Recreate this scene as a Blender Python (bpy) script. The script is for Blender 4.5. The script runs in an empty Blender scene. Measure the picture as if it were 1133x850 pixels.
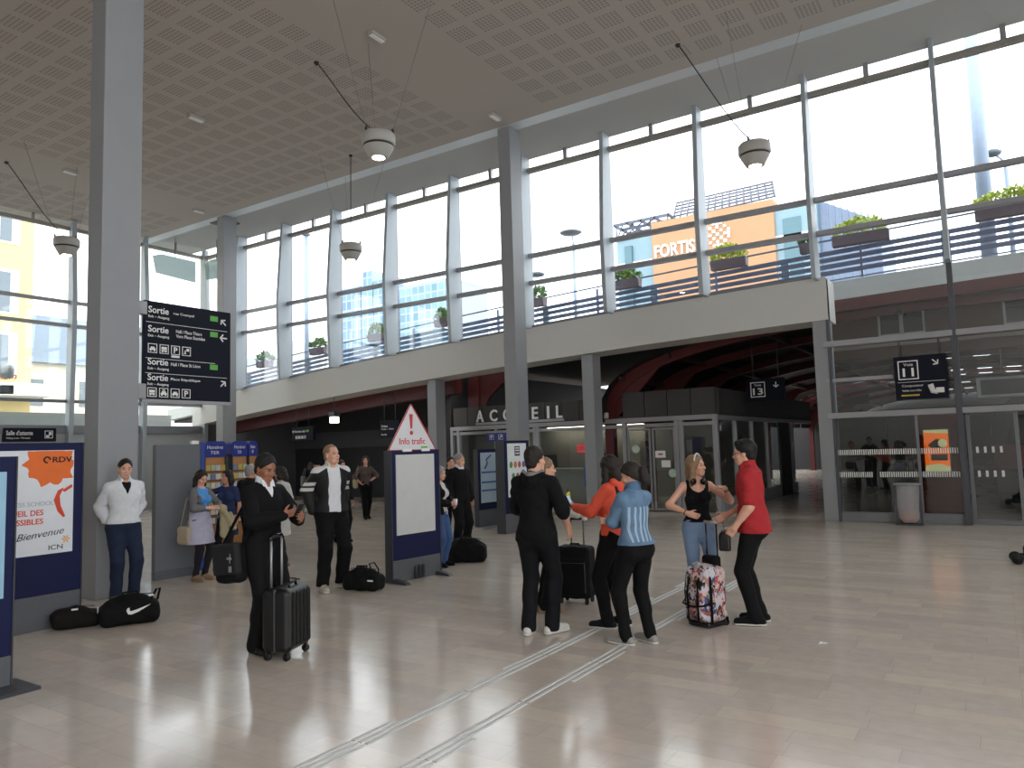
import bpy, math, random
import numpy as np
from mathutils import Vector, Matrix

# ------------------------------------------------------------------ camera, world, exposure
S = bpy.context.scene
COL = S.collection
random.seed(7)
rng = np.random.default_rng(7)

def make_camera():
    yaw, pit, rol = math.radians(-33.179), math.radians(4.927), math.radians(-1.716)
    f = Vector((math.sin(yaw)*math.cos(pit), math.cos(yaw)*math.cos(pit), math.sin(pit)))
    r = Vector((math.cos(yaw), -math.sin(yaw), 0)); u = r.cross(f)
    r2 = r*math.cos(rol) + u*math.sin(rol); u2 = -r*math.sin(rol) + u*math.cos(rol)
    cd = bpy.data.cameras.new('camera'); co = bpy.data.objects.new('camera', cd); COL.objects.link(co)
    M = Matrix((r2, u2, -f)).transposed().to_4x4(); M.translation = (0, 0, 1.75)
    co.matrix_world = M
    cd.sensor_fit = 'HORIZONTAL'; cd.sensor_width = 36.0; cd.lens = 36.0*818.4/1133.0
    cd.clip_start = .05; cd.clip_end = 1000
    S.camera = co
make_camera()

SKY = 1.0
w = bpy.data.worlds.new('overcast_sky'); S.world = w; w.use_nodes = True
nt = w.node_tree; bg = nt.nodes['Background']
tc = nt.nodes.new('ShaderNodeTexCoord'); sp = nt.nodes.new('ShaderNodeSeparateXYZ'); cr = nt.nodes.new('ShaderNodeValToRGB')
nt.links.new(tc.outputs['Generated'], sp.inputs[0]); nt.links.new(sp.outputs['Z'], cr.inputs[0]); nt.links.new(cr.outputs[0], bg.inputs[0])
cr.color_ramp.elements[0].position = 0.0; cr.color_ramp.elements[0].color = (.92, .955, 1, 1)
cr.color_ramp.elements[1].position = .9; cr.color_ramp.elements[1].color = (1, 1, 1, 1)
bg.inputs[1].default_value = SKY
S.view_settings.view_transform = 'Standard'; S.view_settings.look = 'None'
S.view_settings.gamma = 1.0; S.view_settings.use_curve_mapping = False
S.view_settings.exposure = 2.05
S.cycles.max_bounces = 10; S.cycles.diffuse_bounces = 6; S.cycles.transparent_max_bounces = 24
S.cycles.sample_clamp_indirect = 6.0

# ------------------------------------------------------------------ materials
def lin(c):
    return tuple(((v/255)/12.92 if v/255 <= .04045 else (((v/255)+.055)/1.055)**2.4) for v in c)
MC = {}
def mat(name, c, rough=.6, metal=0.0, var=.08, scale=6.0, spec=.5, bump=0.0, emit=0.0, coat=0.0):
    """procedural principled material; c in sRGB 0-255"""
    if name in MC: return MC[name]
    m = bpy.data.materials.new(name); m.use_nodes = True; n = m.node_tree; b = n.nodes['Principled BSDF']
    base = lin(c)
    tcn = n.nodes.new('ShaderNodeTexCoord'); no = n.nodes.new('ShaderNodeTexNoise'); no.inputs['Scale'].default_value = scale; no.inputs['Detail'].default_value = 4
    n.links.new(tcn.outputs['Object'], no.inputs['Vector'])
    mx = n.nodes.new('ShaderNodeMix'); mx.data_type = 'RGBA'
    mx.inputs[6].default_value = tuple(max(0, v*(1-var)) for v in base)+(1,)
    mx.inputs[7].default_value = tuple(min(1, v*(1+var)) for v in base)+(1,)
    n.links.new(no.outputs['Fac'], mx.inputs[0]); n.links.new(mx.outputs[2], b.inputs['Base Color'])
    b.inputs['Roughness'].default_value = rough; b.inputs['Metallic'].default_value = metal
    b.inputs['Specular IOR Level'].default_value = spec
    if coat: b.inputs['Coat Weight'].default_value = coat
    if bump:
        bp = n.nodes.new('ShaderNodeBump'); bp.inputs['Strength'].default_value = bump; bp.inputs['Distance'].default_value = .01
        n.links.new(no.outputs['Fac'], bp.inputs['Height']); n.links.new(bp.outputs[0], b.inputs['Normal'])
    if emit:
        b.inputs['Emission Color'].default_value = base+(1,); b.inputs['Emission Strength'].default_value = emit
    MC[name] = m
    return m

def glass_mat(name, tint=(.96, .98, .985), refl=.04, rough=0.0):
    if name in MC: return MC[name]
    m = bpy.data.materials.new(name); m.use_nodes = True; n = m.node_tree; n.nodes.clear()
    out = n.nodes.new('ShaderNodeOutputMaterial'); tr = n.nodes.new('ShaderNodeBsdfTransparent'); gl = n.nodes.new('ShaderNodeBsdfGlossy')
    tr.inputs[0].default_value = tint+(1,); gl.inputs['Roughness'].default_value = rough; gl.inputs[0].default_value = (1, 1, 1, 1)
    lw = n.nodes.new('ShaderNodeLayerWeight'); lw.inputs[0].default_value = .25
    mr = n.nodes.new('ShaderNodeMapRange'); mr.inputs[3].default_value = refl; mr.inputs[4].default_value = .6
    pw = n.nodes.new('ShaderNodeMath'); pw.operation = 'POWER'; pw.inputs[1].default_value = 2.0
    n.links.new(lw.outputs['Facing'], pw.inputs[0]); n.links.new(pw.outputs[0], mr.inputs[0])
    mx = n.nodes.new('ShaderNodeMixShader'); n.links.new(mr.outputs[0], mx.inputs[0]); n.links.new(tr.outputs[0], mx.inputs[1]); n.links.new(gl.outputs[0], mx.inputs[2])
    n.links.new(mx.outputs[0], out.inputs[0]); MC[name] = m
    return m

# ------------------------------------------------------------------ geometry helpers
class MB:
    """collects boxes, tubes, lathes and plates; build() links them as one mesh object"""
    def __init__(s): s.v = []; s.f = []; s.sm = []
    def add(s, vs, fs, smooth=False):
        o = len(s.v); s.v += [tuple(v) for v in vs]; s.f += [tuple(i+o for i in f) for f in fs]; s.sm += [smooth]*len(fs); return s
    def box(s, x0, x1, y0, y1, z0, z1):
        vs = [(x, y, z) for z in (z0, z1) for y in (y0, y1) for x in (x0, x1)]
        return s.add(vs, [(0, 2, 3, 1), (4, 5, 7, 6), (0, 1, 5, 4), (2, 6, 7, 3), (0, 4, 6, 2), (1, 3, 7, 5)])
    def cbox(s, c, d, rot=None):
        vs = [Vector((x*d[0]/2, y*d[1]/2, z*d[2]/2)) for z in (-1, 1) for y in (-1, 1) for x in (-1, 1)]
        if rot is not None: vs = [rot @ v for v in vs]
        return s.add([v+Vector(c) for v in vs], [(0, 2, 3, 1), (4, 5, 7, 6), (0, 1, 5, 4), (2, 6, 7, 3), (0, 4, 6, 2), (1, 3, 7, 5)])
    def tube(s, pts, r, n=8, caps=True, closed=False):
        pts = [Vector(p) for p in pts]; N = len(pts); rs = r if isinstance(r, (list, tuple)) else [r]*N
        vs = []; up = None
        for i, p in enumerate(pts):
            if closed: t = pts[(i+1) % N]-pts[i-1]
            else: t = pts[min(i+1, N-1)]-pts[max(i-1, 0)]
            t.normalize()
            if up is None: up = t.orthogonal().normalized()
            a = (up - t*up.dot(t))
            a = a.normalized() if a.length > 1e-6 else t.orthogonal().normalized()
            up = a; b = t.cross(a)
            vs += [p+(a*math.cos(k*2*math.pi/n)+b*math.sin(k*2*math.pi/n))*rs[i] for k in range(n)]
        fs = [(i*n+k, i*n+(k+1) % n, ((i+1) % N)*n+(k+1) % n, ((i+1) % N)*n+k) for i in range(N if closed else N-1) for k in range(n)]
        if caps and not closed: fs += [tuple(range(n))[::-1], tuple((N-1)*n+k for k in range(n))]
        return s.add(vs, fs, True)
    def lathe(s, prof, n=24, c=(0, 0, 0)):
        vs = []; N = len(prof)
        for (r, z) in prof: vs += [(c[0]+r*math.cos(k*2*math.pi/n), c[1]+r*math.sin(k*2*math.pi/n), c[2]+z) for k in range(n)]
        fs = [(i*n+k, i*n+(k+1) % n, (i+1)*n+(k+1) % n, (i+1)*n+k) for i in range(N-1) for k in range(n)]
        fs += [tuple(range(n))[::-1], tuple((N-1)*n+k for k in range(n))]
        return s.add(vs, fs, True)
    def prism(s, poly, y0, y1, axis="y"):
        """extrude a polygon of (a,b): axis y -> (a,y,b); x -> (x,a,b); z -> (a,b,z)"""
        P = {'y': lambda a, b, t: (a, t, b), 'x': lambda a, b, t: (t, a, b), 'z': lambda a, b, t: (a, b, t)}[axis]
        n = len(poly); vs = [P(a, b, y0) for a, b in poly]+[P(a, b, y1) for a, b in poly]
        fs = [tuple(range(n)), tuple(range(2*n-1, n-1, -1))]+[(i, n+i, n+(i+1) % n, (i+1) % n) for i in range(n)]
        return s.add(vs, fs)
    def band(s, top, bot, y0, y1):
        """solid between two polylines of (x,z), from y0 to y1"""
        n = len(top); vs = []
        for (x, z), (x2, z2) in zip(top, bot): vs += [(x, y0, z), (x, y1, z), (x2, y1, z2), (x2, y0, z2)]
        fs = []
        for i in range(n-1):
            for k in range(4): fs.append((4*i+k, 4*i+(k+1) % 4, 4*i+4+(k+1) % 4, 4*i+4+k))
        fs += [(3, 2, 1, 0), tuple(4*(n-1)+k for k in range(4))]
        return s.add(vs, fs)
    def build(s, name, m, parent=None, bevel=0.0, smooth_all=False):
        me = bpy.data.meshes.new(name); me.from_pydata(s.v, [], s.f)
        if smooth_all: me.polygons.foreach_set('use_smooth', [True]*len(s.f))
        else: me.polygons.foreach_set('use_smooth', s.sm)
        me.materials.append(m); me.update()
        o = bpy.data.objects.new(name, me); COL.objects.link(o)
        if parent is not None: o.parent = parent
        if bevel:
            bv = o.modifiers.new('edge', 'BEVEL'); bv.width = bevel; bv.segments = 2; bv.limit_method = 'ANGLE'; bv.angle_limit = .9
        return o

def tag(o, label=None, cat=None, group=None, kind=None):
    if label: o['label'] = label
    if cat: o['category'] = cat
    if group: o['group'] = group
    if kind: o['kind'] = kind
    return o
def empty(name, loc=(0, 0, 0), rz=0.0, label=None, cat=None, group=None, kind=None):
    o = bpy.data.objects.new(name, None); COL.objects.link(o); o.location = loc; o.rotation_euler = (0, 0, rz)
    o.empty_display_size = .1
    return tag(o, label, cat, group, kind)
def copy_tree(o, parent=None):
    kids = list(o.children)
    c = o.copy(); COL.objects.link(c)
    if parent is not None: c.parent = parent
    for k in kids: copy_tree(k, c)
    return c

_txt = {}
def text_mesh(s, bold=0.0):
    key = (s, bold)
    if key not in _txt:
        cu = bpy.data.curves.new('lettering', 'FONT'); cu.body = s; cu.extrude = .01; cu.offset = bold; cu.resolution_u = 3
        ob = bpy.data.objects.new('lettering', cu); COL.objects.link(ob)
        dg = bpy.context.evaluated_depsgraph_get(); me = bpy.data.meshes.new_from_object(ob.evaluated_get(dg))
        vs = np.array([v.co for v in me.vertices]); fs = [tuple(p.vertices) for p in me.polygons]
        bpy.data.objects.remove(ob); bpy.data.curves.remove(cu); bpy.data.meshes.remove(me)
        _txt[key] = (vs, fs)
    return _txt[key]
def text(mb, s, x0, x1, z0, z1, y, depth=.004, bold=0.0, skew=0.0, tilt=0.0):
    """write s into the rectangle x0..x1, z0..z1 of a plate that faces -Y at y"""
    vs, fs = text_mesh(s, bold)
    lo, hi = vs.min(0), vs.max(0); d = hi-lo
    out = []
    for v in vs:
        a = (v[0]-lo[0])/d[0]; b = (v[1]-lo[1])/d[1]; c = (v[2]-lo[2])/d[2]
        z = z0+(z1-z0)*b; x = x0+(x1-x0)*a+skew*(z-z0)
        out.append((x, y-depth*c, z+tilt*(x-x0)))
    mb.add(out, fs); return mb
def frame_rect(mb, x0, x1, z0, z1, t, y0, y1):
    mb.box(x0, x1, y0, y1, z0, z0+t); mb.box(x0, x1, y0, y1, z1-t, z1)
    mb.box(x0, x0+t, y0, y1, z0+t, z1-t); mb.box(x1-t, x1, y0, y1, z0+t, z1-t); return mb
def arrow(mb, cx, cz, r, ang, y, d=.004):
    """arrow pointing along ang (0 = right, 90 = up)"""
    a = math.radians(ang); R = lambda x, z: (cx+x*math.cos(a)-z*math.sin(a), cz+x*math.sin(a)+z*math.cos(a))
    t = r*.17
    mb.prism([R(-r, -t), R(r*.75, -t), R(r*.75, t), R(-r, t)], y-d, y)
    for sgn in (1, -1):
        mb.prism([R(r, 0), R(r-.30*r*1.4, 0), R(-.05*r, sgn*r*.78), R(r*.2, sgn*r)], y-d, y)
    return mb
def picto(mb, x, z, s, y, kind):
    frame_rect(mb, x, x+s, z, z+s, s*.07, y-.003, y)
    g = lambda a, b, c, d: mb.box(x+s*a, x+s*b, y-.004, y, z+s*c, z+s*d)
    if kind == 'P': text(mb, 'P', x+s*.3, x+s*.72, z+s*.18, z+s*.82, y, .004, .02)
    elif kind == 'bus': g(.2, .8, .45, .75); g(.2, .8, .25, .4); g(.25, .38, .15, .25); g(.62, .75, .15, .25)
    elif kind == 'car': g(.3, .7, .5, .66); g(.18, .82, .3, .5); g(.22, .36, .18, .3); g(.64, .78, .18, .3)
    elif kind == 'taxi': g(.36, .64, .72, .84); g(.28, .72, .48, .66); g(.16, .84, .28, .48); g(.22, .36, .16, .28); g(.64, .78, .16, .28)
    else: g(.5, .8, .5, .8); g(.2, .45, .2, .3); g(.3, .4, .3, .6)
    return mb
# ------------------------------------------------------------------ colours shared by the building
BEAMW = mat('beam_paint', (204, 204, 200), .55, var=.02)
WHITE = mat('white_paint', (226, 225, 220), .55, var=.02)
CEIL_W = mat('ceiling_paint', (228, 222, 214), .8, var=.02)
STEEL = mat('grey_steel_paint', (128, 130, 134), .45, .15, var=.04)
STEEL_T = mat('transom_paint', (160, 160, 164), .45, .1, var=.04)
STEEL_L = mat('light_grey_fin_paint', (168, 176, 182), .5, .1, var=.04)
STEEL_D = mat('dark_grey_steel', (84, 86, 92), .5, .2, var=.05)
ALU = mat('brushed_aluminium', (162, 162, 164), .4, .5, var=.04)
PILLAR = mat('grey_pillar_paint', (150, 152, 155), .5, .1, var=.05, scale=3)
CONC = mat('pale_concrete', (186, 190, 186), .85, var=.07, scale=2)
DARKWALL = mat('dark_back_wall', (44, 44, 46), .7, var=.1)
BLACKM = mat('black_matt', (16, 16, 18), .6, var=.1)
REDST = mat('dark_red_steel', (78, 21, 21), .5, var=.1)
BRICK_R = mat('red_panel', (92, 40, 34), .7, var=.1)
NAVY = mat('navy_sign_enamel', (17, 20, 36), .6, var=.05, spec=.2)
BLUE = mat('navy_blue_panel', (24, 29, 68), .6, var=.06, spec=.25)
LETTER = mat('white_lettering', (238, 238, 236), .5, var=.01)
GREEN = mat('green_sign_patch', (98, 176, 74), .5)
GLASS = glass_mat('clear_glazing')
GLASS_IN = glass_mat('office_glazing', (.86, .9, .9), .06)
GLASS_T = glass_mat('tinted_lower_glazing', (.62, .64, .64), .05)

# ------------------------------------------------------------------ floor
def floor_mat():
    m = bpy.data.materials.new('polished_stone_tiles'); m.use_nodes = True; n = m.node_tree; b = n.nodes['Principled BSDF']
    tcn = n.nodes.new('ShaderNodeTexCoord')
    br = n.nodes.new('ShaderNodeTexBrick'); br.offset = .37; br.offset_frequency = 3; br.squash = .7; br.squash_frequency = 2
    br.inputs['Scale'].default_value = 1.0; br.inputs['Brick Width'].default_value = .83; br.inputs['Row Height'].default_value = .208
    br.inputs['Mortar Size'].default_value = .0022; br.inputs['Mortar Smooth'].default_value = .3; br.inputs['Bias'].default_value = -.1
    br.inputs['Color1'].default_value = (0, 0, 0, 1); br.inputs['Color2'].default_value = (1, 1, 1, 1); br.inputs['Mortar'].default_value = (.3, .3, .3, 1)
    n.links.new(tcn.outputs['Object'], br.inputs['Vector'])
    ramp = n.nodes.new('ShaderNodeValToRGB'); cs = [(0, (197, 186, 176)), (.3, (206, 195, 183)), (.55, (201, 191, 181)), (.8, (212, 200, 186)), (1, (205, 190, 178))]
    while len(ramp.color_ramp.elements) < len(cs): ramp.color_ramp.elements.new(.5)
    for e, (p, c) in zip(ramp.color_ramp.elements, cs): e.position = p; e.color = lin(c)+(1,)
    n.links.new(br.outputs['Color'], ramp.inputs[0])
    no = n.nodes.new('ShaderNodeTexNoise'); no.inputs['Scale'].default_value = 9; no.inputs['Detail'].default_value = 6
    n.links.new(tcn.outputs['Object'], no.inputs['Vector'])
    mr = n.nodes.new('ShaderNodeMapRange'); mr.inputs[3].default_value = .86; mr.inputs[4].default_value = 1.08; n.links.new(no.outputs['Fac'], mr.inputs[0])
    mu = n.nodes.new('ShaderNodeMix'); mu.data_type = 'RGBA'; mu.blend_type = 'MULTIPLY'; mu.inputs[0].default_value = 1
    n.links.new(ramp.outputs[0], mu.inputs[6]); n.links.new(mr.outputs[0], mu.inputs[7])
    mo = n.nodes.new('ShaderNodeMix'); mo.data_type = 'RGBA'; mo.inputs[7].default_value = lin((146, 134, 124))+(1,)
    mf = n.nodes.new('ShaderNodeMath'); mf.operation = 'MULTIPLY'; mf.inputs[1].default_value = .4
    n.links.new(br.outputs['Fac'], mf.inputs[0]); n.links.new(mf.outputs[0], mo.inputs[0]); n.links.new(mu.outputs[2], mo.inputs[6])
    n.links.new(mo.outputs[2], b.inputs['Base Color'])
    n2 = n.nodes.new('ShaderNodeTexNoise'); n2.inputs['Scale'].default_value = 2.2; n2.inputs['Detail'].default_value = 5; n.links.new(tcn.outputs['Object'], n2.inputs['Vector'])
    rr = n.nodes.new('ShaderNodeMapRange'); rr.inputs[3].default_value = .08; rr.inputs[4].default_value = .21; n.links.new(n2.outputs['Fac'], rr.inputs[0]); n.links.new(rr.outputs[0], b.inputs['Roughness'])
    b.inputs['Specular IOR Level'].default_value = .5
    return m
tag(MB().box(-25.2, 7, -9, 62, -.2, 0).build('floor', floor_mat()), kind='structure')
tag(MB().box(-230, 60, 62.2, 260, -.4, -.02).build('ground_city', mat('asphalt', (120, 122, 124), .9)), kind='structure')
tag(MB().box(-70, -25.3, -30, 60, -.4, -.02).build('ground_street', mat('asphalt', (120, 122, 124), .9)), kind='structure')

# ------------------------------------------------------------------ ceiling with fields of square perforations
def ceil_mat():
    m = bpy.data.materials.new('perforated_ceiling_board'); m.use_nodes = True; n = m.node_tree; b = n.nodes['Principled BSDF']
    tcn = n.nodes.new('ShaderNodeTexCoord'); sx = n.nodes.new('ShaderNodeSeparateXYZ'); n.links.new(tcn.outputs['Object'], sx.inputs[0])
    def M(op, a, bb=None, c=None):
        q = n.nodes.new('ShaderNodeMath'); q.operation = op
        for i, v in enumerate((a, bb, c)):
            if v is None: continue
            if isinstance(v, (int, float)): q.inputs[i].default_value = v
            else: n.links.new(v, q.inputs[i])
        return q.outputs[0]
    P_ = .6265
    def axis(src, off):
        t = M('FRACT', M('DIVIDE', M('ADD', src, -off+P_/2+200*P_), P_))      # 0..1 in a patch cell, centre .5
        inpatch = M('LESS_THAN', M('ABSOLUTE', M('SUBTRACT', t, .5)), .365)
        u = M('FRACT', M('MULTIPLY', M('SUBTRACT', t, .5-.365), 6/.73))
        hole = M('LESS_THAN', M('ABSOLUTE', M('SUBTRACT', u, .5)), .29)
        return M('MULTIPLY', inpatch, hole)
    hx = axis(sx.outputs['X'], -8.02); hy = axis(sx.outputs['Y'], 14.0)
    # plain lanes along the column lines
    def lane(src, c, hw): return M('GREATER_THAN', M('ABSOLUTE', M('SUBTRACT', src, c)), hw)
    mask = M('MULTIPLY', lane(sx.outputs['X'], -9.32, 1.0), lane(sx.outputs['X'], -21.1, 1.0))
    mask = M('MULTIPLY', mask, lane(sx.outputs['Y'], 4.9, .62)); mask = M('MULTIPLY', mask, M('LESS_THAN', sx.outputs['Y'], 14.3))
    h = M('MULTIPLY', M('MULTIPLY', hx, hy), mask)
    mx = n.nodes.new('ShaderNodeMix'); mx.data_type = 'RGBA'; mx.inputs[6].default_value = lin((182, 175, 168))+(1,); mx.inputs[7].default_value = lin((146, 135, 130))+(1,)
    n.links.new(h, mx.inputs[0]); n.links.new(mx.outputs[2], b.inputs['Base Color']); b.inputs['Roughness'].default_value = .85
    return m
ce = tag(MB().box(-26.15, 7, -9, 14.7, 9.64, 10.1).build('ceiling', ceil_mat()), kind='structure')
tag(MB().prism([(14.7, 9.64), (15.24, 9.72), (15.24, 10.1), (14.7, 10.1)], -26.15, 7, 'x').build('trim_1', mat('grey_blue_metal_strip', (206, 212, 214), .45, .1, var=.03)), kind='structure')
tag(MB().box(-26.15, 7, 15.24, 17.08, 9.72, 10.1).build('ceiling_soffit', mat('soffit_board', (184, 184, 182), .7, var=.02)), kind='structure')

# ------------------------------------------------------------------ curved white beam under the high glazing
def ztop(x):
    u = x+2.93
    return 5.22+.022*u-.0017*u*u
xs = [-25.6+i*(22.72/40) for i in range(41)]
tag(MB().band([(x, ztop(x)) for x in xs], [(x, ztop(x)-.93) for x in xs], 16.86, 17.75).build('beam', BEAMW), kind='structure')

# fins, transoms and panes of the glazed facade
BAY = 2.45
def fin(mb, x, z0, z1, tx=.11, flip=None):
    prof = [(z1, .36), (8.4, .46), (6.95, .57), (5.6, .54), (4.2, .48), (2.2, .36), (.02, .22)]
    pts = [(z, d) for z, d in prof if z0 < z <= z1]
    zz = [z1]+[z for z, _ in prof if z0 < z < z1]+[z0]
    f = lambda z: np.interp(-z, [-a for a, _ in prof], [b for _, b in prof])
    poly = [(17.0-f(z), z) for z in zz]+[(17.0, z0), (17.0, z1)]
    mb.prism(poly, x-tx/2, x+tx/2, 'x'); return mb
for i in range(11):
    xl = -25.1+BAY*i; xr = xl+BAY
    full = i >= 9
    W = empty('window_%d' % (i+1), ((xl+xr)/2, 17, 0), kind='structure'); cx = (xl+xr)/2
    base = 0.0 if full else min(ztop(xl), ztop(xr))
    fb = 5.15 if full else ztop(xl)-.02
    if i > 0:
        tx = .09 if xl > -4 else .11
        fm = fin(MB(), xl-cx, fb, 9.72, tx); fm.v = [(x, y-17, z) for x, y, z in fm.v]; fm.build('mullion', STEEL_L, W, .008)
        if full: MB().box(xl-cx-(.05 if i == 10 else -.11), xl-cx+(.05 if i == 10 else .17), -.13, .05, 0, 5.2).build('post', STEEL_D, W, .01)
        MB().box(xl-cx-.035, xl-cx+.035, -.02, .07, fb, 9.72).build('mullion_clamp', STEEL, W)
    t = MB()
    for z in (6.93, 6.18): t.box(-BAY/2+.05, BAY/2-.05, -.2, -.04, z-.055, z+.055)
    t.build('transom', STEEL_T, W, .01)
    t = MB().box(-BAY/2, BAY/2, -.12, .06, 9.29, 9.40)
    t.build('top_rail', mat('warm_grey_rail', (150, 146, 138), .5, .1), W, .008)
    MB().box(-.05, .05, -.06, .05, 9.40, 9.72).box(-.015, .015, -.1, -.06, 9.25, 9.5).build('vent_bracket', ALU, W)
    g = MB()
    if full:
        if i == 10:
            g.box(-BAY/2, -.05, -.006, .006, 2.3, 9.72).box(-.05, BAY/2, -.006, .006, 2.3, 9.72)
        else: g.box(-BAY/2, BAY/2, -.006, .006, 2.3, 9.72)
    else:
        g.prism([(-BAY/2, ztop(xl)), (BAY/2, ztop(xr)), (BAY/2, 9.72), (-BAY/2, 9.72)], -.006, .006)
        s_ = MB().band([(-BAY/2, ztop(xl)+.07), (BAY/2, ztop(xr)+.07)], [(-BAY/2, ztop(xl)-.01), (BAY/2, ztop(xr)-.01)], -.1, .1); s_.build('sill', STEEL, W)
    g.build('pane', GLASS, W)
    if full:
        r = MB()
        for z in (3.75, 2.22): r.box(-BAY/2+.03, BAY/2-.03, -.16, -.02, z-.06, z+.06)
        if i == 9: r.box(-BAY/2+.03, .1, -.12, -.02, 2.93, 3.01)
        r.build('lower_transom', STEEL_T, W, .01)
        if i == 9:
            MB().box(-BAY/2, BAY/2, -.006, .006, .2, 2.2).build('lower_pane', GLASS_T, W)
            MB().box(-BAY/2+.02, BAY/2-.02, -.08, .06, 0.0, .2).build('bottom_rail', STEEL, W, .01)
            MB().box(.42, .47, -.05, .03, .2, 2.2).build('pane_post', STEEL, W)
            d = MB()
            for z in (1.44, .975):
                x = -BAY/2+.12
                while x < BAY/2-.1:
                    if not (z < 1 and -.42 < x < -.32): d.box(x, x+.022, -.012, -.006, z-.055, z+.055)
                    x += .041
            d.build('glazing_marking', LETTER, W)
# door leaf in the last bay
D = empty('door_1', (-.6, 17.12, 0), kind='structure')
MB().box(.08, .9, -.012, .012, .1, 2.18).build('pane', GLASS_T, D)
frame_rect(MB(), .06, .92, 0.01, 2.2, .07, -.03, .03).build('door_frame', STEEL, D, .005)
d = MB()
for z in (1.44, .975):
    for x in (.2, .33, .46, .59): d.box(x, x+.045, -.02, -.012, z-.06, z+.06)
d.build('glazing_marking', LETTER, D)
MB().box(-.07, .03, -.3, .1, 0, 3.7).build('door_post', STEEL_D, D, .01)

# columns under the beam (the high hall columns stand free)
for i, (x, y, z) in enumerate(((-3.06, 17.09, 4.29), (-8.78, 17.2, 4.09), (-13.98, 17.2, 3.83))):
    tag(MB().box(x-.16, x+.16, y-.2, y+.25, 0, z).build('pillar_%d' % (i+1), PILLAR, None, .01), kind='structure')
for i, (x, y, b) in enumerate(((-9.94, 5.0, .53), (-9.9, 14.82, .5), (-21.15, 14.78, .5))):
    tag(MB().box(x, x+.35, y, y+b, 0, 9.66).build('column_%d' % (i+1), PILLAR, None, .012), kind='structure')

# ------------------------------------------------------------------ glazed wall at the far end (x = -25.1)
LY = [17.0, 14.6, 12.15, 9.7, 7.25, 4.8, 2.35]
for i in range(len(LY)-1):
    ya, yb = LY[i+1], LY[i]; L = yb-ya
    W = empty('window_%d' % (12+i), (-25.1, (ya+yb)/2, 0), kind='structure')
    t = MB()
    for z in (6.9, 6.13): t.box(.04, .18, -L/2+.03, L/2-.03, z-.055, z+.055)
    t.build('transom', STEEL_T, W, .01)
    MB().box(.02, .12, -L/2, L/2, 3.62, 3.72).build('hand_rail', STEEL, W, .01)
    MB().box(-.06, .08, -L/2, L/2, 9.31, 9.42).build('top_rail', MC['warm_grey_rail'], W)
    MB().box(-.04, .03, -.04, .04, 9.42, 9.72).build('vent_bracket', ALU, W)
    MB().box(-.006, .006, -L/2, L/2, 2.9, 9.72).build('pane', GLASS, W)
    fm = MB(); zz = [9.64, 8.4, 6.95, 5.6, 4.2, 2.2, 0.0]; dd = [.2, .28, .36, .34, .3, .25, .2]
    fm.prism([(d, z) for z, d in zip(zz, dd)]+[(0, 0), (0, 9.64)], L/2-.13, L/2+.02, 'y')
    fm.build('mullion', STEEL_L, W, .01)
    MB().box(-.08, .12, -L/2, L/2, 2.62, 2.9).build('sill', STEEL, W, .01)
tag(MB().box(-25.2, -25.06, -9, 17.6, 0, 2.62).build('wall_left', mat('grey_wall_cladding', (172, 175, 175), .6, var=.04)), kind='structure')
tag(MB().box(-25.2, -25.0, -9, 2.35, 2.62, 9.72).build('wall_left_upper', mat('grey_wall_cladding', (172, 175, 175), .6)), kind='structure')
# corner post
tag(MB().box(-25.22, -25.0, 16.9, 17.1, 0, 9.5).build('trim_2', STEEL_L, None, .01), kind='structure')
# ------------------------------------------------------------------ side and back of the hall, behind the viewer
tag(MB().box(-26, 7.2, -9.2, -9, 0, 10.1).build('wall_back', WHITE), kind='structure')
tag(MB().box(7, 7.2, -9, 17.1, 0, 1.2).box(7, 7.2, -9, 17.1, 8.6, 10.1).box(7, 7.2, 5, 17.1, 1.2, 8.6).build('wall_right', WHITE), kind='structure')  # opening left in this unseen wall to let in fill light
tag(MB().box(7.9, 8.1, 17.2, 62, 0, 3.2).build('wall_side_light_block', DARKWALL), kind='structure')  # unseen wall added to keep side light out of the vault
tag(MB().box(-14.4, -12.6, 45, 45.2, 0, 4.2).box(-11.6, -5.9, 45, 45.2, 3.6, 4.7).box(-11.6, -6.3, 45, 45.2, 0, 3.3).build('wall_shed_end', DARKWALL), kind='structure')
# facade to the right of the frame
tag(MB().box(1.85, 7, 16.95, 17.05, 2.3, 9.72).build('window_18', GLASS), kind='structure')

# ------------------------------------------------------------------ concourse under the viaduct
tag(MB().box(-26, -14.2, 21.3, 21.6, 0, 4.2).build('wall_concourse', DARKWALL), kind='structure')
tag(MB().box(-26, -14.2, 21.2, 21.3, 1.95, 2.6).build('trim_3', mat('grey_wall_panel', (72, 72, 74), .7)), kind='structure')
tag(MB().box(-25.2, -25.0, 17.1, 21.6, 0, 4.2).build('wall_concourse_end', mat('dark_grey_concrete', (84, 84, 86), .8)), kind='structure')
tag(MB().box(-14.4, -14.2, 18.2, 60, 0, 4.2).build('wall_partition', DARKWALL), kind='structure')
tag(MB().band([(x, ztop(x)-.86) for x in xs[:22]], [(x, ztop(x)-1.34) for x in xs[:22]], 17.8, 18.1).build('beam_red', REDST), kind='structure')
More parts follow.
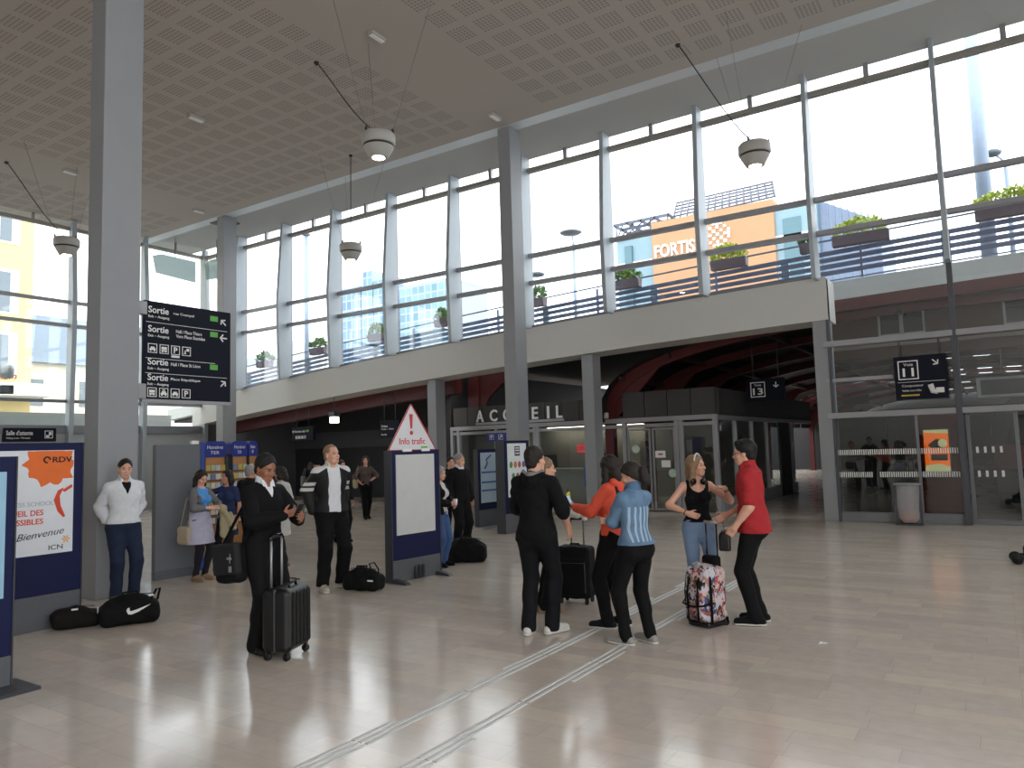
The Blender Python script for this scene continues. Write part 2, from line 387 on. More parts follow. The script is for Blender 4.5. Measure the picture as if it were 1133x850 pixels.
# low dark vault on red arches, along y
def vault(u):   # u in 0..1 across
    a = math.pi*(1-u); return (-.6+8.3*math.cos(a), 2.35+2.3*abs(math.sin(a))**.62)
vp = [vault(i/24) for i in range(25)]
yy = [17.9+i*.45 for i in range(96)]
mb = MB()
slot_rows = set(range(0, 96, 8))
for j in range(len(yy)-1):
    for i in range(24):
        if j % 7 == 4 and j > 25: # narrow rooflights
            x0, z0 = vp[i]; x1, z1 = vp[i+1]
            xm, zm, ym = x0+(x1-x0)*.5, z0+(z1-z0)*.5, yy[j]+.17
            mb.add([(xm, yy[j], zm), (x1, yy[j], z1), (x1, ym, z1), (xm, ym, zm)], [(0, 1, 2, 3)])
            mb.add([(x0, ym, z0), (x1, ym, z1), (x1, yy[j+1], z1), (x0, yy[j+1], z0)], [(0, 1, 2, 3)])
        else:
            mb.add([(vp[i][0], yy[j], vp[i][1]), (vp[i+1][0], yy[j], vp[i+1][1]), (vp[i+1][0], yy[j+1], vp[i+1][1]), (vp[i][0], yy[j+1], vp[i][1])], [(0, 1, 2, 3)])
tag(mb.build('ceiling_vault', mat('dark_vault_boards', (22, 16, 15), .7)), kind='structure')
for k, y in enumerate((18.3, 21.0, 24.0, 27.0, 30.5, 34.5, 39.0, 44.0, 50.0)):
    A = MB(); n_ = 30
    up = [vault(i/n_) for i in range(n_+1)]
    lo = [(-.6+(x+.6)*.972, z-.16-.05*abs(x+.6)/8.3) for x, z in up]
    A.band(up, lo, y-.09, y+.09)
    for sx in (-1, 1):
        X = -.6+sx*8.2
        A.box(X-.12, X+.12, y-.12, y+.12, 0, 2.5)
        A.prism([(X, 1.9), (X-sx*.25, 2.5), (X-sx*1.5, 3.75), (X-sx*1.35, 3.8), (X, 2.9)], y-.05, y+.05)
    tag(A.build('trim_%d' % (k+4), REDST), kind='structure')
pl = MB()
for y in (19.6, 22.4, 25.4, 28.6, 32.4): 
    for f_ in (.25, .4, .55, .7):
        pass
for f_ in (.12, .22, .34, .46, .58, .7, .82):
    x, z = vault(f_); pl.box(x-.05, x+.05, 18, 60, z-.16, z-.04)
tag(pl.build('trim_13', mat('dark_purlins', (48, 24, 22), .6)), kind='structure')

tag(MB().box(-13.75, -13.35, 18.5, 18.7, 2.5, 4.4).prism([(-13.4, 2.9), (-13.2, 2.9), (-13.0, 3.3), (-12.5, 3.7), (-11.6, 3.95), (-11.6, 4.15), (-13.4, 4.15)], 18.55, 18.65).build('trim_16', REDST), kind='structure')
# viaduct deck above, its pale edge and the brick wall below it
xd = [-30+i*1.0 for i in range(45)]
zdk = lambda x: 5.0+.03*(min(x, 4)+3)-.0011*(min(x, 4)+3)**2
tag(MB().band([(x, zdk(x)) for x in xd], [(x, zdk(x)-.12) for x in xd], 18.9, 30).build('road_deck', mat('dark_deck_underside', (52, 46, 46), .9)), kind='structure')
tag(MB().band([(x, zdk(x)+.42) for x in xd], [(x, zdk(x)-.02) for x in xd], 18.6, 18.9).build('kerb_edge', mat('bridge_edge_concrete', (196, 200, 200), .8, var=.05)), kind='structure')
def brick_mat():
    m = bpy.data.materials.new('old_brick'); m.use_nodes = True; n = m.node_tree; b = n.nodes['Principled BSDF']
    tcn = n.nodes.new('ShaderNodeTexCoord'); mp = n.nodes.new('ShaderNodeMapping'); mp.inputs['Rotation'].default_value = (math.pi/2, 0, 0)
    br = n.nodes.new('ShaderNodeTexBrick'); br.inputs['Scale'].default_value = 1; br.inputs['Brick Width'].default_value = .22; br.inputs['Row Height'].default_value = .075; br.inputs['Mortar Size'].default_value = .008
    br.inputs['Color1'].default_value = lin((74, 52, 40))+(1,); br.inputs['Color2'].default_value = lin((60, 42, 34))+(1,); br.inputs['Mortar'].default_value = lin((72, 62, 54))+(1,)
    n.links.new(tcn.outputs['Object'], mp.inputs[0]); n.links.new(mp.outputs[0], br.inputs['Vector']); n.links.new(br.outputs['Color'], b.inputs['Base Color']); b.inputs['Roughness'].default_value = .9
    MC['old_brick'] = m; return m
BRK = brick_mat()
bw = MB()
wins = [(-2.15, -1.2), (.25, 1.25), (3.0, 4.0)]
edges = [-3.4]+[e for w_ in wins for e in w_]+[7]
for a, b_ in zip(edges[::2], edges[1::2]): bw.box(a, b_, 18.65, 18.9, 3.55, 4.98)
for a, b_ in wins: bw.box(a, b_, 18.65, 18.9, 3.55, 4.02)
tag(bw.build('wall_brick', BRK), kind='structure')
tag(MB().band([(x, zdk(x)-.02) for x in (-3.4, 0, 3, 7)], [(x, zdk(x)-.30) for x in (-3.4, 0, 3, 7)], 18.56, 18.64).build('trim_14', mat('red_fascia_band', (84, 34, 34), .6)), kind='structure')
tag(MB().box(-3.4, 7, 18.55, 18.66, 3.78, 3.86).build('trim_15', mat('stone_string_course', (128, 122, 116), .8)), kind='structure')
for k, (a, b_) in enumerate(wins):
    W = empty('window_%d' % (19+k), ((a+b_)/2, 18.8, 4.02), kind='structure'); h = (b_-a)/2
    frame_rect(MB(), -h, h, 0, .75, .05, -.12, -.04).box(-.04, .04, -.12, -.04, 0, .75).build('frame', mat('pale_window_frame', (150, 150, 150), .6), W)
    MB().box(-h, h, -.06, -.05, 0, .75).build('pane', mat('dark_window_glass', (22, 24, 28), .1), W)
def bagm(name, tint, a):
    m = bpy.data.materials.new(name); m.use_nodes = True; n = m.node_tree; b = n.nodes['Principled BSDF']; b.inputs['Base Color'].default_value = lin(tint)+(1,); b.inputs['Alpha'].default_value = a; b.inputs['Roughness'].default_value = .25
    no = n.nodes.new('ShaderNodeTexNoise'); no.inputs['Scale'].default_value = 14; bp = n.nodes.new('ShaderNodeBump'); bp.inputs['Strength'].default_value = .8; n.links.new(no.outputs['Fac'], bp.inputs['Height']); n.links.new(bp.outputs[0], b.inputs['Normal']); return m
# ------------------------------------------------------------------ beyond the glass: bridge railing and flower boxes
RAIL = mat('blue_grey_railing', (120, 130, 152), .45, .2)
RAIL_D = mat('dark_blue_slats', (104, 114, 142), .45, .2)
RAIL_P = mat('pale_blue_post', (150, 180, 196), .5, .1)
R = empty('bridge_railing', (-10, 18.72, 0), 0, 'blue-grey slatted railing along the edge of the raised road', 'railing')
xr_ = [-29.0+i*1.0 for i in range(37)]
zk = lambda x: zdk(x)+.42
for dz, th in ((.3, .1), (.46, .1), (.62, .1), (.78, .1)):
    MB().band([(x+10, zk(x)+dz) for x in xr_], [(x+10, zk(x)+dz-th) for x in xr_], -.03, .03).build('slat', RAIL_D, R)
MB().band([(x+10, zk(x)+1.05) for x in xr_], [(x+10, zk(x)+1.02) for x in xr_], -.06, .0).build('top_rail', RAIL, R)
MB().band([(x+10, zk(x)+.08) for x in xr_], [(x+10, zk(x)+.05) for x in xr_], -.02, .02).build('bottom_rail', RAIL, R)
for k in range(18):
    x = -28.2+k*1.72
    wide = k % 2 == 0
    MB().box(x+10-(.09 if wide else .025), x+10+(.09 if wide else .025), .03, .12, zk(x)-.02, zk(x)+(1.0 if not wide else .8)).build('post', RAIL_P if wide else RAIL, R)
LEAF1 = mat('yellow_green_leaves', (170, 186, 60), .7, var=.3, scale=30)
LEAF2 = mat('mid_green_leaves', (92, 128, 66), .7, var=.35, scale=30)
POT = mat('plum_brown_planter', (108, 96, 106), .7)
def leaves(n, sx, sy, sz, z0, seed):
    r = random.Random(seed); mb = MB()
    for _ in range(n):
        u = r.uniform(-1, 1); v = r.uniform(-1, 1); hgt = r.random()**.7*(1-.6*u*u)
        c = Vector((u*sx, v*sy, z0+hgt*sz)); d = Vector((r.uniform(-1, 1), r.uniform(-1, 1), r.uniform(.1, 1.2))).normalized(); l = r.uniform(.08, .16)
        s_ = d.orthogonal().normalized()*l*.28; mb.add([c, c+d*l*.5+s_, c+d*l, c+d*l*.5-s_], [(0, 1, 2, 3)])
    return mb
boxes = [(-23.4, .75, 'flower box at the far low end of the bridge railing'), (-20.4, .75, 'flower box above the railing in the second bay from the corner post'), (-17.5, .75, 'leafy planter on the railing in front of the blue glass tower'),
         (-14.65, .55, 'small bright green shrub box in front of the second glass tower'), (-11.05, .45, 'potted green shrub just beside the free-standing middle column'),
         (-8.25, .85, 'planter with yellow and green plants below the glazed end of the orange building'), (-5.4, .9, 'planter box under the logo of the orange building'),
         (-3.5, .35, 'brown pot on the railing at the end of the orange building'), (-2.35, 1.2, 'long planter with yellow-green plants just above the end of the white beam'), (.55, 1.3, 'long dark planter with yellow flowers highest on the railing')]
for k, (x, L_, lab) in enumerate(boxes):
    B = empty('flower_box', (x, 18.46, zk(x)+.78), 0, lab, 'planter', 'flower boxes on the bridge railing')
    MB().prism([(-.1, -.02), (.1, -.02), (.14, .22), (-.14, .22)], -L_/2, L_/2, 'x').build('trough', POT, B, .01)
    for q in (-.3, .3): MB().box(L_*q-.02, L_*q+.02, .08, .235, .0, .03).build('bracket', RAIL, B)
    tag(leaves(int(260*L_)+40, L_/2*.95, .13, .36 if k != 7 else .15, .2, k).build('foliage', LEAF1 if k in (6, 8, 9) else LEAF2, B), kind='stuff')
    if k in (5, 6): tag(leaves(60, .14, .1, .26, .2, 40+k).build('flowers', LEAF1, B), kind='stuff')

# ------------------------------------------------------------------ office building with the big sign
TAN = mat('tan_stone_cladding', (176, 134, 100), .8, var=.09, scale=.9)
BG = mat('pale_blue_glass_cladding', (120, 148, 160), .2, var=.15, scale=.4)
BGD = mat('deep_teal_glass', (78, 112, 122), .2, var=.2, scale=.4)
F = empty('office_building', (-22, 70, 0), 0, 'orange stone office block with FORTIS sign and glass ends beyond the bridge', 'building')
MB().box(-6.2, 5.9, 0, 14, -.02, 24.2).build('stone_wall', TAN, F)
MB().box(-10.4, -6.2, .6, 13, 4, 23.2).build('glass_wing', BG, F)
MB().box(5.9, 9.6, .4, 13, 4, 23.6).build('glass_wing', BG, F)
for a, b_, c, d in ((-9.4, -8.6, 12, 22.4), (6.6, 8.2, 14, 22.2)): MB().box(a, b_, .3, .8, c, d).build('window', BGD, F)
mb = MB()
for z in (10, 13.5, 17, 20.5): mb.box(-10.4, -6.2, .5, .62, z, z+.18).box(5.9, 9.6, .3, .42, z, z+.18)
mb.build('floor_strip', mat('white_mullion', (214, 218, 220), .5), F)
mb = MB()
for i in range(9): mb.box(9.8+.55*i, 9.9+.55*i, 1, 12, 4, 23.4-.28*i)
mb.prism([(9.6, 4), (14.6, 4), (14.6, 20.6), (9.6, 23.6)], 1.1, 12); mb.build('ribbed_side', mat('blue_grey_ribbed_metal', (112, 126, 148), .5, .2), F)
lt = MB(); text(lt, 'FORTIS', -5.9, -1.7, 20.45, 21.75, -.02, .2, .012); lt.build('lettering', LETTER, F)
em = MB()
for i, (a, b_) in enumerate([(x, z) for x in range(-3, 4) for z in range(-3, 4) if abs(x)+abs(z) <= 4 and (abs(x)+abs(z)) % 2 == 0 or (x == 0 and abs(z) == 3) or (z == 0 and abs(x) == 3)]):
    q = .24 if (a+b_) % 3 else .28
    em.box(.6+a*.36-q/2, .6+a*.36+q/2, -.2, -.02, 21.75+b_*.36-q/2, 21.75+b_*.36+q/2)
em.build('emblem', LETTER, F)
pg = MB()
for i in range(15): pg.tube([(-4.2+.72*i, 1, 24.4+.02*i), (-5.4+.72*i, 5.5, 27.6)], .11, 5)
for j in range(6): pg.tube([(-4.2-.24*j, 1+.9*j, 24.4+.64*j), (6-.24*j, 1+.9*j, 24.7+.6*j)], .10, 5)
pg.build('roof_grid', mat('grey_steel_grid', (84, 90, 106), .5, .3), F)
pg = MB()
for i in range(5): pg.box(-10.4+1.5*i, -10.25+1.5*i, 0, 6, 24.6, 24.9)
for j in range(4): pg.box(-10.4, -4.3, 1.9*j, 1.9*j+.15, 24.6, 24.9)
for i in range(4): pg.tube([(-10.2+.2*i, .3, 23.2), (-9.5+1.2*i, .3, 24.7)], .08, 5); pg.tube([(-10.2+1.9*i, .3, 23.2), (-10.2+1.9*i, .3, 24.7)], .08, 5)
pg.build('pergola', mat('grey_steel_grid', (84, 90, 106), .5, .3), F)

def curtain_mat(name, c1, c2, sx, sz):
    m = bpy.data.materials.new(name); m.use_nodes = True; n = m.node_tree; b = n.nodes['Principled BSDF']
    tcn = n.nodes.new('ShaderNodeTexCoord'); mp = n.nodes.new('ShaderNodeMapping'); mp.inputs['Rotation'].default_value = (math.pi/2, 0, 0)
    br = n.nodes.new('ShaderNodeTexBrick'); br.offset = 0; br.inputs['Scale'].default_value = 1; br.inputs['Brick Width'].default_value = sx; br.inputs['Row Height'].default_value = sz; br.inputs['Mortar Size'].default_value = .22
    br.inputs['Color1'].default_value = lin(c1)+(1,); br.inputs['Color2'].default_value = lin(c2)+(1,); br.inputs['Mortar'].default_value = lin((150, 160, 168))+(1,)
    n.links.new(tcn.outputs['Object'], mp.inputs[0]); n.links.new(mp.outputs[0], br.inputs['Vector']); n.links.new(br.outputs['Color'], b.inputs['Base Color']); b.inputs['Roughness'].default_value = .3; return m
T = empty('glass_tower', (-160, 160, 0), 0, 'blue glass high-rise with a stepped top behind the small dome lamp', 'building')
CM = curtain_mat('blue_curtain_wall', (84, 116, 146), (112, 146, 174), 2.2, 3.0)
for a, b_, c in ((-8, 1.5, 52), (2.6, 6.5, 56), (6.9, 10.5, 52.5)): MB().box(a, b_, 0, 14, 0, c).build('glazed_block', CM, T)
MB().box(1.5, 2.6, .5, 14, 0, 51).build('core', mat('pale_core', (150, 156, 162), .6), T)
T2 = empty('glass_tower', (-135, 162, 0), 0, 'broad gridded glass office block next to the high-rise', 'building')
MB().box(-9.5, 9.4, 0, 18, 0, 49).build('glazed_block', curtain_mat('teal_curtain_wall', (92, 128, 144), (120, 154, 168), 2.4, 2.6), T2)
MB().box(-9.5, 9.4, 0, 18, 49, 50).build('roof_parapet', mat('pale_core', (150, 156, 162), .6), T2)
T3 = empty('low_block', (-108, 80, 0), .35, 'pale low apartment block seen low beside the corner', 'building')
MB().box(-12, 10, 0, 10, 0, 21).build('wall', mat('pale_render', (206, 208, 206), .8), T3)
mb = MB()
for z in (9, 13, 17): mb.box(-12, 10, -.2, .1, z, z+1.3)
mb.build('window_strip', mat('grey_blue_window', (150, 170, 180), .3), T3)

def street_lamp(x, y, z0, h, arm, lab, r=.07, head=.35, group=None):
    L_ = empty('street_lamp', (x, y, z0), 0, lab, 'street lamp')
    MB().tube([(0, 0, 0), (0, 0, h)], [r*1.3, r], 10).build('pole', mat('pale_blue_lamp_post', (150, 166, 188), .5, .2), L_)
    if arm:
        MB().tube([(0, 0, h), (arm*.3, 0, h+.25), (arm, 0, h+.45)], r*.5, 6).build('arm', MC['pale_blue_lamp_post'], L_)
    MB().lathe([(.02, .12), (head*.5, .08), (head, 0), (head*.8, -.06), (.03, -.1)], 16, (arm, 0, h+.45 if arm else h+.1)).build('lamp_head', mat('grey_lamp_head', (120, 128, 136), .5), L_)
street_lamp(.12, 21.5, 5.06, 9.2, 0, 'tall pale blue mast behind the last bay of the railing', .14, .2)
street_lamp(.62, 22.0, 5.08, 3.3, -.25, 'short double-bulb lamp beside the tall mast', .05, .22)
street_lamp(-14.0, 22.5, 4.9, 2.6, .5, 'small street lamp with curved arm over the railing near the middle column', .05, .3)
street_lamp(-13.3, 25.0, 4.9, 4.7, -.1, 'lamp with flat round head half hidden behind the middle column', .06, .45)
street_lamp(-26.2, 23.0, 4.2, 7.6, 0, 'slim tall pole behind the first bay by the corner', .09, .2)
street_lamp(-28.5, 28.0, 4.0, 4.2, -1.3, 'small lamp with a long arm in the second bay', .05, .35)

# ------------------------------------------------------------------ street on the far side: yellow house, blue-roofed house, traffic light, parapet
YEL = mat('yellow_render', (236, 214, 150), .85, var=.03)
Y = empty('yellow_house', (-40, 0, 0), 0, 'yellow rendered town house with white shuttered windows beyond the end wall', 'building')
MB().box(-10, 0, 4, 17.5, 0, 20).build('wall', YEL, Y)
for z in (6.0, 9.1, 12.6):
    f_ = frame_rect(MB(), 15.35, 16.9, z, z+2.0, .12, 0, 0).v
    mb = MB().box(-.02, .05, 15.5, 16.85, z-.12, z+2.1); fo = mb.build('window_surround', mat('white_surround', (232, 232, 228), .6), Y)
    MB().box(.04, .07, 15.95, 16.45, z, z+1.95).build('window_pane', mat('grey_window', (120, 132, 140), .2), fo)
    for a in (15.55, 16.5): MB().box(.05, .1, a, a+.33, z, z+1.95).build('shutter', mat('white_shutter', (222, 224, 224), .6), fo)
tag(leaves(90, .12, .6, .3, 0, 91).build('window_box_flowers', mat('red_flowers', (170, 70, 60), .7, var=.3), Y), kind='stuff').location = (.2, 16.2, 5.7)
MB().box(0, 1.6, 4, 17.8, 4.9, 5.5).build('shop_canopy', mat('white_canopy', (224, 226, 228), .6), Y)
H = empty('slate_roof_house', (-58, 27, 0), 0, 'cream town house with blue-grey slate mansard roof', 'building')
MB().box(-6, 6, -6.5, 6, 0, 8.2).build('wall', mat('cream_render', (224, 220, 206), .85), H)
MB().prism([(-6.4, 8.2), (6.4, 8.2), (6.2, 8.5), (4.6, 11.6), (-4.6, 11.6), (-6.2, 8.5)], -6.6, 6.2).build('mansard_roof', mat('blue_slate', (122, 138, 156), .6, var=.1), H)
for a in (-4.6, -1.2, 2.2):
    for z in (2.2, 5.4): MB().box(5.98, 6.06, a, a+1.1, z, z+1.7).build('window', mat('grey_window', (120, 132, 140), .2), H)
tag(MB().box(-27.6, -27.2, -9, 17.0, 0, 3.42).build('wall_parapet', CONC), kind='structure')
TL = empty('traffic_light', (-29, 11.6, 0), -.35, 'black three-lamp traffic light on a post in the street', 'traffic light')
MB().tube([(0, 0, 0), (0, 0, 5.6)], .06, 8).build('post', STEEL_D, TL)
for z in (5.0, 4.68, 4.36):
    hd = MB().cbox((.05, -.36, z), (.3, .3, .3)).build('lamp_housing', BLACKM, TL, .03)
    MB().prism([(.2, z-.05), (.42, z+.02), (.42, z+.06), (.2, z+.14)], -.5, -.22).build('hood', BLACKM, hd)
MB().cbox((.05, .3, 4.3), (.3, .4, .3)).build('lamp_housing', BLACKM, TL, .03)
MB().lathe([(.02, .2), (.18, .14), (.22, 0), (.18, -.3), (.02, -.32)], 12, (.1, .3, 5.0)).build('round_signal', mat('grey_signal', (140, 144, 146), .4), TL)
sg = MB(); sg.tube([(.08, -.28+.17*math.cos(a*.5236), 4.15+.17*math.sin(a*.5236)) for a in range(12)], .035, 6, closed=True); sg.build('road_sign_ring', mat('red_ring', (190, 60, 50), .5), TL)

# ------------------------------------------------------------------ hanging dome lamps
LB = mat('pale_grey_lamp_shell', (176, 174, 168), .5, var=.03); LG = mat('dark_lamp_groove', (48, 48, 50), .6)
EMI = mat('lit_lamp_glass', (255, 236, 214), .4, emit=9.0)
CAB = mat('black_cable', (38, 38, 40), .6)
lamps = [((-8.86, 9.44, 7.2), (-11.0, 9.95), 'dome lamp hanging just above the middle of the hall, largest of the pendants'),
         ((-14.35, 14.15, 7.2), (-13.88, 13.72), 'small dome lamp hanging against the bright glazing above the glass towers'),
         ((-3.51, 14.06, 7.2), (-4.78, 13.7), 'dome lamp hanging in the bright bay above the orange building'),
         ((-19.44, 9.26, 7.2), (-21.3, 8.6), 'unlit-looking dome lamp hanging by the yellow house window')]
for (x, y, z), (ax, ay), lab in lamps:
    P = empty('pendant_lamp', (x, y, z), 0, lab, 'ceiling lamp', 'hanging dome lamps')
    MB().lathe([(.2, .2), (.27, .19), (.3, .15), (.3, .0), (.285, -.02)], 32).build('ring_shell', LB, P)
    MB().lathe([(.27, -.02), (.275, -.05), (.255, -.055)], 32).build('groove', LG, P)
    bo = MB().lathe([(.27, -.055), (.262, -.075), (.225, -.14), (.17, -.24), (.15, -.255), (.13, -.245)], 32).build('reflector_bowl', LB, P)
    MB().lathe([(.0, -.235), (.10, -.24), (.105, -.25), (.0, -.262)], 20).build('bulb', EMI, bo)
    c = MB(); N = 9
    for i in range(3): c.cbox((.27*math.cos(i*2.094+.4), .27*math.sin(i*2.094+.4), .2), (.03, .03, .1))
    c.build('hanger_lug', LG, P)
    pts = [Vector((.0, .0, .19)).lerp(Vector((ax-x, ay-y, 9.64-z)), t/N)+Vector((0, 0, -.2*math.sin(math.pi*t/N)*(1-t/N))) for t in range(N+1)]
    MB().tube(pts, .011, 6).build('power_cable', CAB, P)
    MB().lathe([(.05, .0), (.05, -.03), (.02, -.06)], 12, (ax-x, ay-y, 9.64-z)).build('cable_rose', LG, P)
    wi = MB()
    for i in range(3):
        a = i*2.094+.4; wi.tube([(.27*math.cos(a), .27*math.sin(a), .2), (1.0*math.cos(a), 1.0*math.sin(a), 9.64-z)], .0035, 4)
    wi.build('suspension_wire', mat('thin_steel_wire', (120, 120, 120), .4, .6), P)
# emergency lights
for (x, y, lab) in ((-9.33, 9.94, 'small white emergency light on the ceiling above the large dome lamp'), (-9.48, 14.1, 'small white emergency light on the ceiling at the head of the middle column'),
                    (-15.08, 9.97, 'small white emergency light among the perforated panels'), (-20.66, 9.89, 'small emergency light on the ceiling beside the tall near column'), (-20.9, 13.94, 'small emergency light on the ceiling near the far corner column')):
    E_ = empty('emergency_light', (x, y, 9.64), .0, lab, 'emergency light', 'ceiling emergency lights')
    MB().box(-.07, .07, -.19, .19, -.06, 0).build('housing', mat('grey_plastic', (178, 174, 168), .5), E_, .01)
    MB().box(-.05, .05, -.17, .17, -.085, -.06).build('diffuser', mat('white_diffuser', (236, 236, 232), .3), E_, .01)
# projector lamp and green glass reflectors near the corner
Q = empty('flood_lamp', (-21.6, 15.4, 9.72), 0, 'square-plated ceiling lamp with clear globe beside the far column', 'ceiling lamp')
MB().box(-.35, .35, -.35, .35, -.05, 0).build('ceiling_plate', STEEL_D, Q, .01)
MB().lathe([(.16, -.05), (.26, -.12), (.3, -.28), (.24, -.44), (.08, -.5)], 20).build('globe', mat('milky_glass_globe', (206, 204, 198), .15), Q)
GG = bagm('green_reflector_glass', (186, 216, 216), .8)
for (cx_, cy_, rz_, W_, lab) in ((-24.5, 15.4, math.pi/2, 1.65, 'green tinted glass reflector hanging in the last bay of the end wall'), (-23.55, 16.45, 0, 1.4, 'green tinted glass reflector half hidden by the far column')):
    G_ = empty('glass_reflector', (cx_, cy_, 8.65), rz_, lab, 'glass panel', 'green glass reflectors')
    MB().prism([(-W_/2, .1), (-W_/2+.1, -.36), (W_/2, -.46), (W_/2, .34), (-W_/2+.3, .36), (-W_/2-.03, .24)], -.012, .012).build('glass_sheet', GG, G_)
    MB().tube([(0, 0, .3), (0, 0, 1.05)], .015, 6).build('hanger_rod', STEEL_D, G_)

# ------------------------------------------------------------------ exit sign on the near column
SG = empty('direction_sign', (-9.67, 5.62, 2.56), math.pi/2, 'large navy exit sign reading Sortie four times, bolted to the near column', 'sign')
SG.scale = (1.06, 1.06, 1.03)
MB().box(0, 1.28, -.03, .03, 0, 1.32).build('panel', NAVY, SG, .004)
MB().box(-.02, 1.29, -.035, .035, -.045, 0).build('bottom_channel', ALU, SG)
MB().box(-.1, .03, -.045, .045, 1.12, 1.3).build('bracket', ALU, SG, .01)
MB().box(-.1, .03, -.045, .045, 0.0, .2).build('bracket', ALU, SG, .01)
lt = MB(); y_ = -.03
for z, sub in ((1.10, 'rue Crampel'), (.83, None), (.37, 'Hall / Place St Léon'), (.16, 'Place République')):
    zz = {1.10: 1.16, .83: .90, .37: .46, .16: .25}[z]
    text(lt, 'Sortie', .05, .33, zz, zz+.09, y_, .004, .012); text(lt, 'Exit ~ Ausgang', .05, .34, zz-.075, zz-.03, y_, .003, .004)
    if sub: text(lt, sub, .4 if z > 1 else .37, .4+.3 if z > 1 else .8, zz+.005, zz+.05, y_, .003, .003)
text(lt, 'Hall / Place Thiers', .44, .82, .925, .97, y_, .003, .004); text(lt, 'Vers Place Stanislas', .44, .87, .86, .905, y_, .003, .004)
for a, b_, z in ((.02, 1.22, 1.03), (.02, 1.03, .545), (.02, 1.22, .345)): lt.box(a, b_, y_-.003, y_, z, z+.006)
for i, k in enumerate(('car', 'bus', 'P', 'x')): picto(lt, .05+.16*i, .62, .125, y_, k)
lt.box(.375, .49, y_-.003, y_, .58, .61)
for i, k in enumerate(('bus', 'taxi', 'car', 'P')): picto(lt, .05+.16*i, .03, .125, y_, k)
arrow(lt, 1.16, 1.16, .055, 135, y_); arrow(lt, 1.16, .93, .058, 180, y_); arrow(lt, 1.16, .26, .055, 45, y_)
lt.build('lettering', LETTER, SG)
gm = MB()
for z in (1.16, .93, .455): gm.box(.95, 1.07, y_-.004, y_, z-.0, z+.075)
gm.build('green_patch', GREEN, SG)

# waiting room sign on the end wall
WS = empty('waiting_room_sign', (-25.0, 10.2, 2.38), math.pi/2, 'navy Salle d\'attente sign on the end wall above the poster stand', 'sign')
MB().box(0, 1.5, -.05, .02, 0, .42).build('panel', NAVY, WS, .005)
lt = MB(); text(lt, "Salle d'attente", .08, .82, .2, .34, -.05, .005, .01); text(lt, 'Waiting room ~ Wartesaal', .08, .74, .07, .14, -.05, .004); frame_rect(lt, 1.16, 1.4, .1, .34, .02, -.054, -.05); lt.box(1.2, 1.3, -.055, -.05, .13, .2).box(1.28, 1.36, -.055, -.05, .2, .3); lt.build('lettering', LETTER, WS)

# track signs
def hang(P, xs_, z0, z1, y=0): 
    for x in xs_: MB().tube([(x, y, z0), (x, y, z1)], .015, 6).build('hanger_rod', STEEL_D, P)
T13 = empty('track_sign', (-5.53, 20, 2.77), 0, 'dark hanging sign reading Voie 13 with a down arrow', 'sign')
MB().box(0, .95, -.06, .06, 0, .6).build('panel', NAVY, T13, .006)
lt = MB(); frame_rect(lt, .08, .46, .12, .52, .022, -.066, -.06); text(lt, 'Voie', .18, .36, .41, .47, -.06, .005, .004); text(lt, '13', .14, .40, .18, .36, -.06, .006, .02); arrow(lt, .74, .42, .075, 270, -.06); lt.build('lettering', LETTER, T13); hang(T13, (.15, .8), .6, 1.8)
T11 = empty('track_sign', (-1.68, 16.72, 2.47), 0, 'dark sign reading Voie 11 hung inside the tinted bay', 'sign')
MB().box(0, .92, -.05, .05, 0, .87).build('panel', NAVY, T11, .006)
lt = MB(); frame_rect(lt, .07, .43, .40, .78, .02, -.056, -.05); text(lt, 'Voie', .17, .34, .67, .73, -.05, .005, .004); text(lt, '11', .15, .35, .46, .63, -.05, .006, .02); arrow(lt, .73, .72, .07, 315, -.05)
lt.box(.05, .88, -.053, -.05, .345, .352); text(lt, 'Composteur', .12, .5, .24, .3, -.05, .003); text(lt, 'Validez votre billet', .12, .46, .16, .2, -.05, .003)
lt.tube([(.62, -.055, .28), (.66, -.055, .14), (.74, -.055, .13)], .05, 8); lt.cbox((.78, -.055, .16), (.14, .01, .1)); lt.build('lettering', LETTER, T11); MB().box(.1, .42, -.054, -.05, .07, .1).build('yellow_line', mat('yellow_text', (200, 176, 60), .5), T11); hang(T11, (.1, .8), .87, 1.2, .1)
for (x, y, z, w_, h_, rows, lab) in ((-20.8, 17.6, 2.22, 1.1, .48, 1, 'small dark hanging sign with green patch, further of two under the low beam'), (-16.6, 17.6, 2.2, .85, .55, 0, 'small dark hanging sign just behind the warning triangle')):
    K = empty('hanging_sign', (x, y, z), 0, lab, 'sign', 'signs hanging in the dark passage')
    MB().box(0, w_, -.05, .05, 0, h_).build('panel', NAVY, K, .005); hang(K, (w_*.2, w_*.75), h_, h_+.9)
    lt = MB()
    if rows:
        text(lt, 'Sortie', .16, .5, .28, .36, -.05, .004); arrow(lt, .08, .31, .05, 90, -.05); text(lt, 'Hall', .55, .68, .28, .35, -.05, .003)
        for i, k in enumerate(('car', 'bus', 'taxi', 'P')): picto(lt, .2+.14*i, .06, .11, -.05, k)
        MB().box(.74, .88, -.055, -.05, .29, .36).build('green_patch', GREEN, K)
    else:
        text(lt, 'Voies', .06, .34, .32, .4, -.05, .004, .01); text(lt, 'Tracks ~ Gleise', .06, .6, .24, .29, -.05, .003); text(lt, 'Accès', .06, .3, .06, .13, -.05, .004)
    lt.build('lettering', LETTER, K)
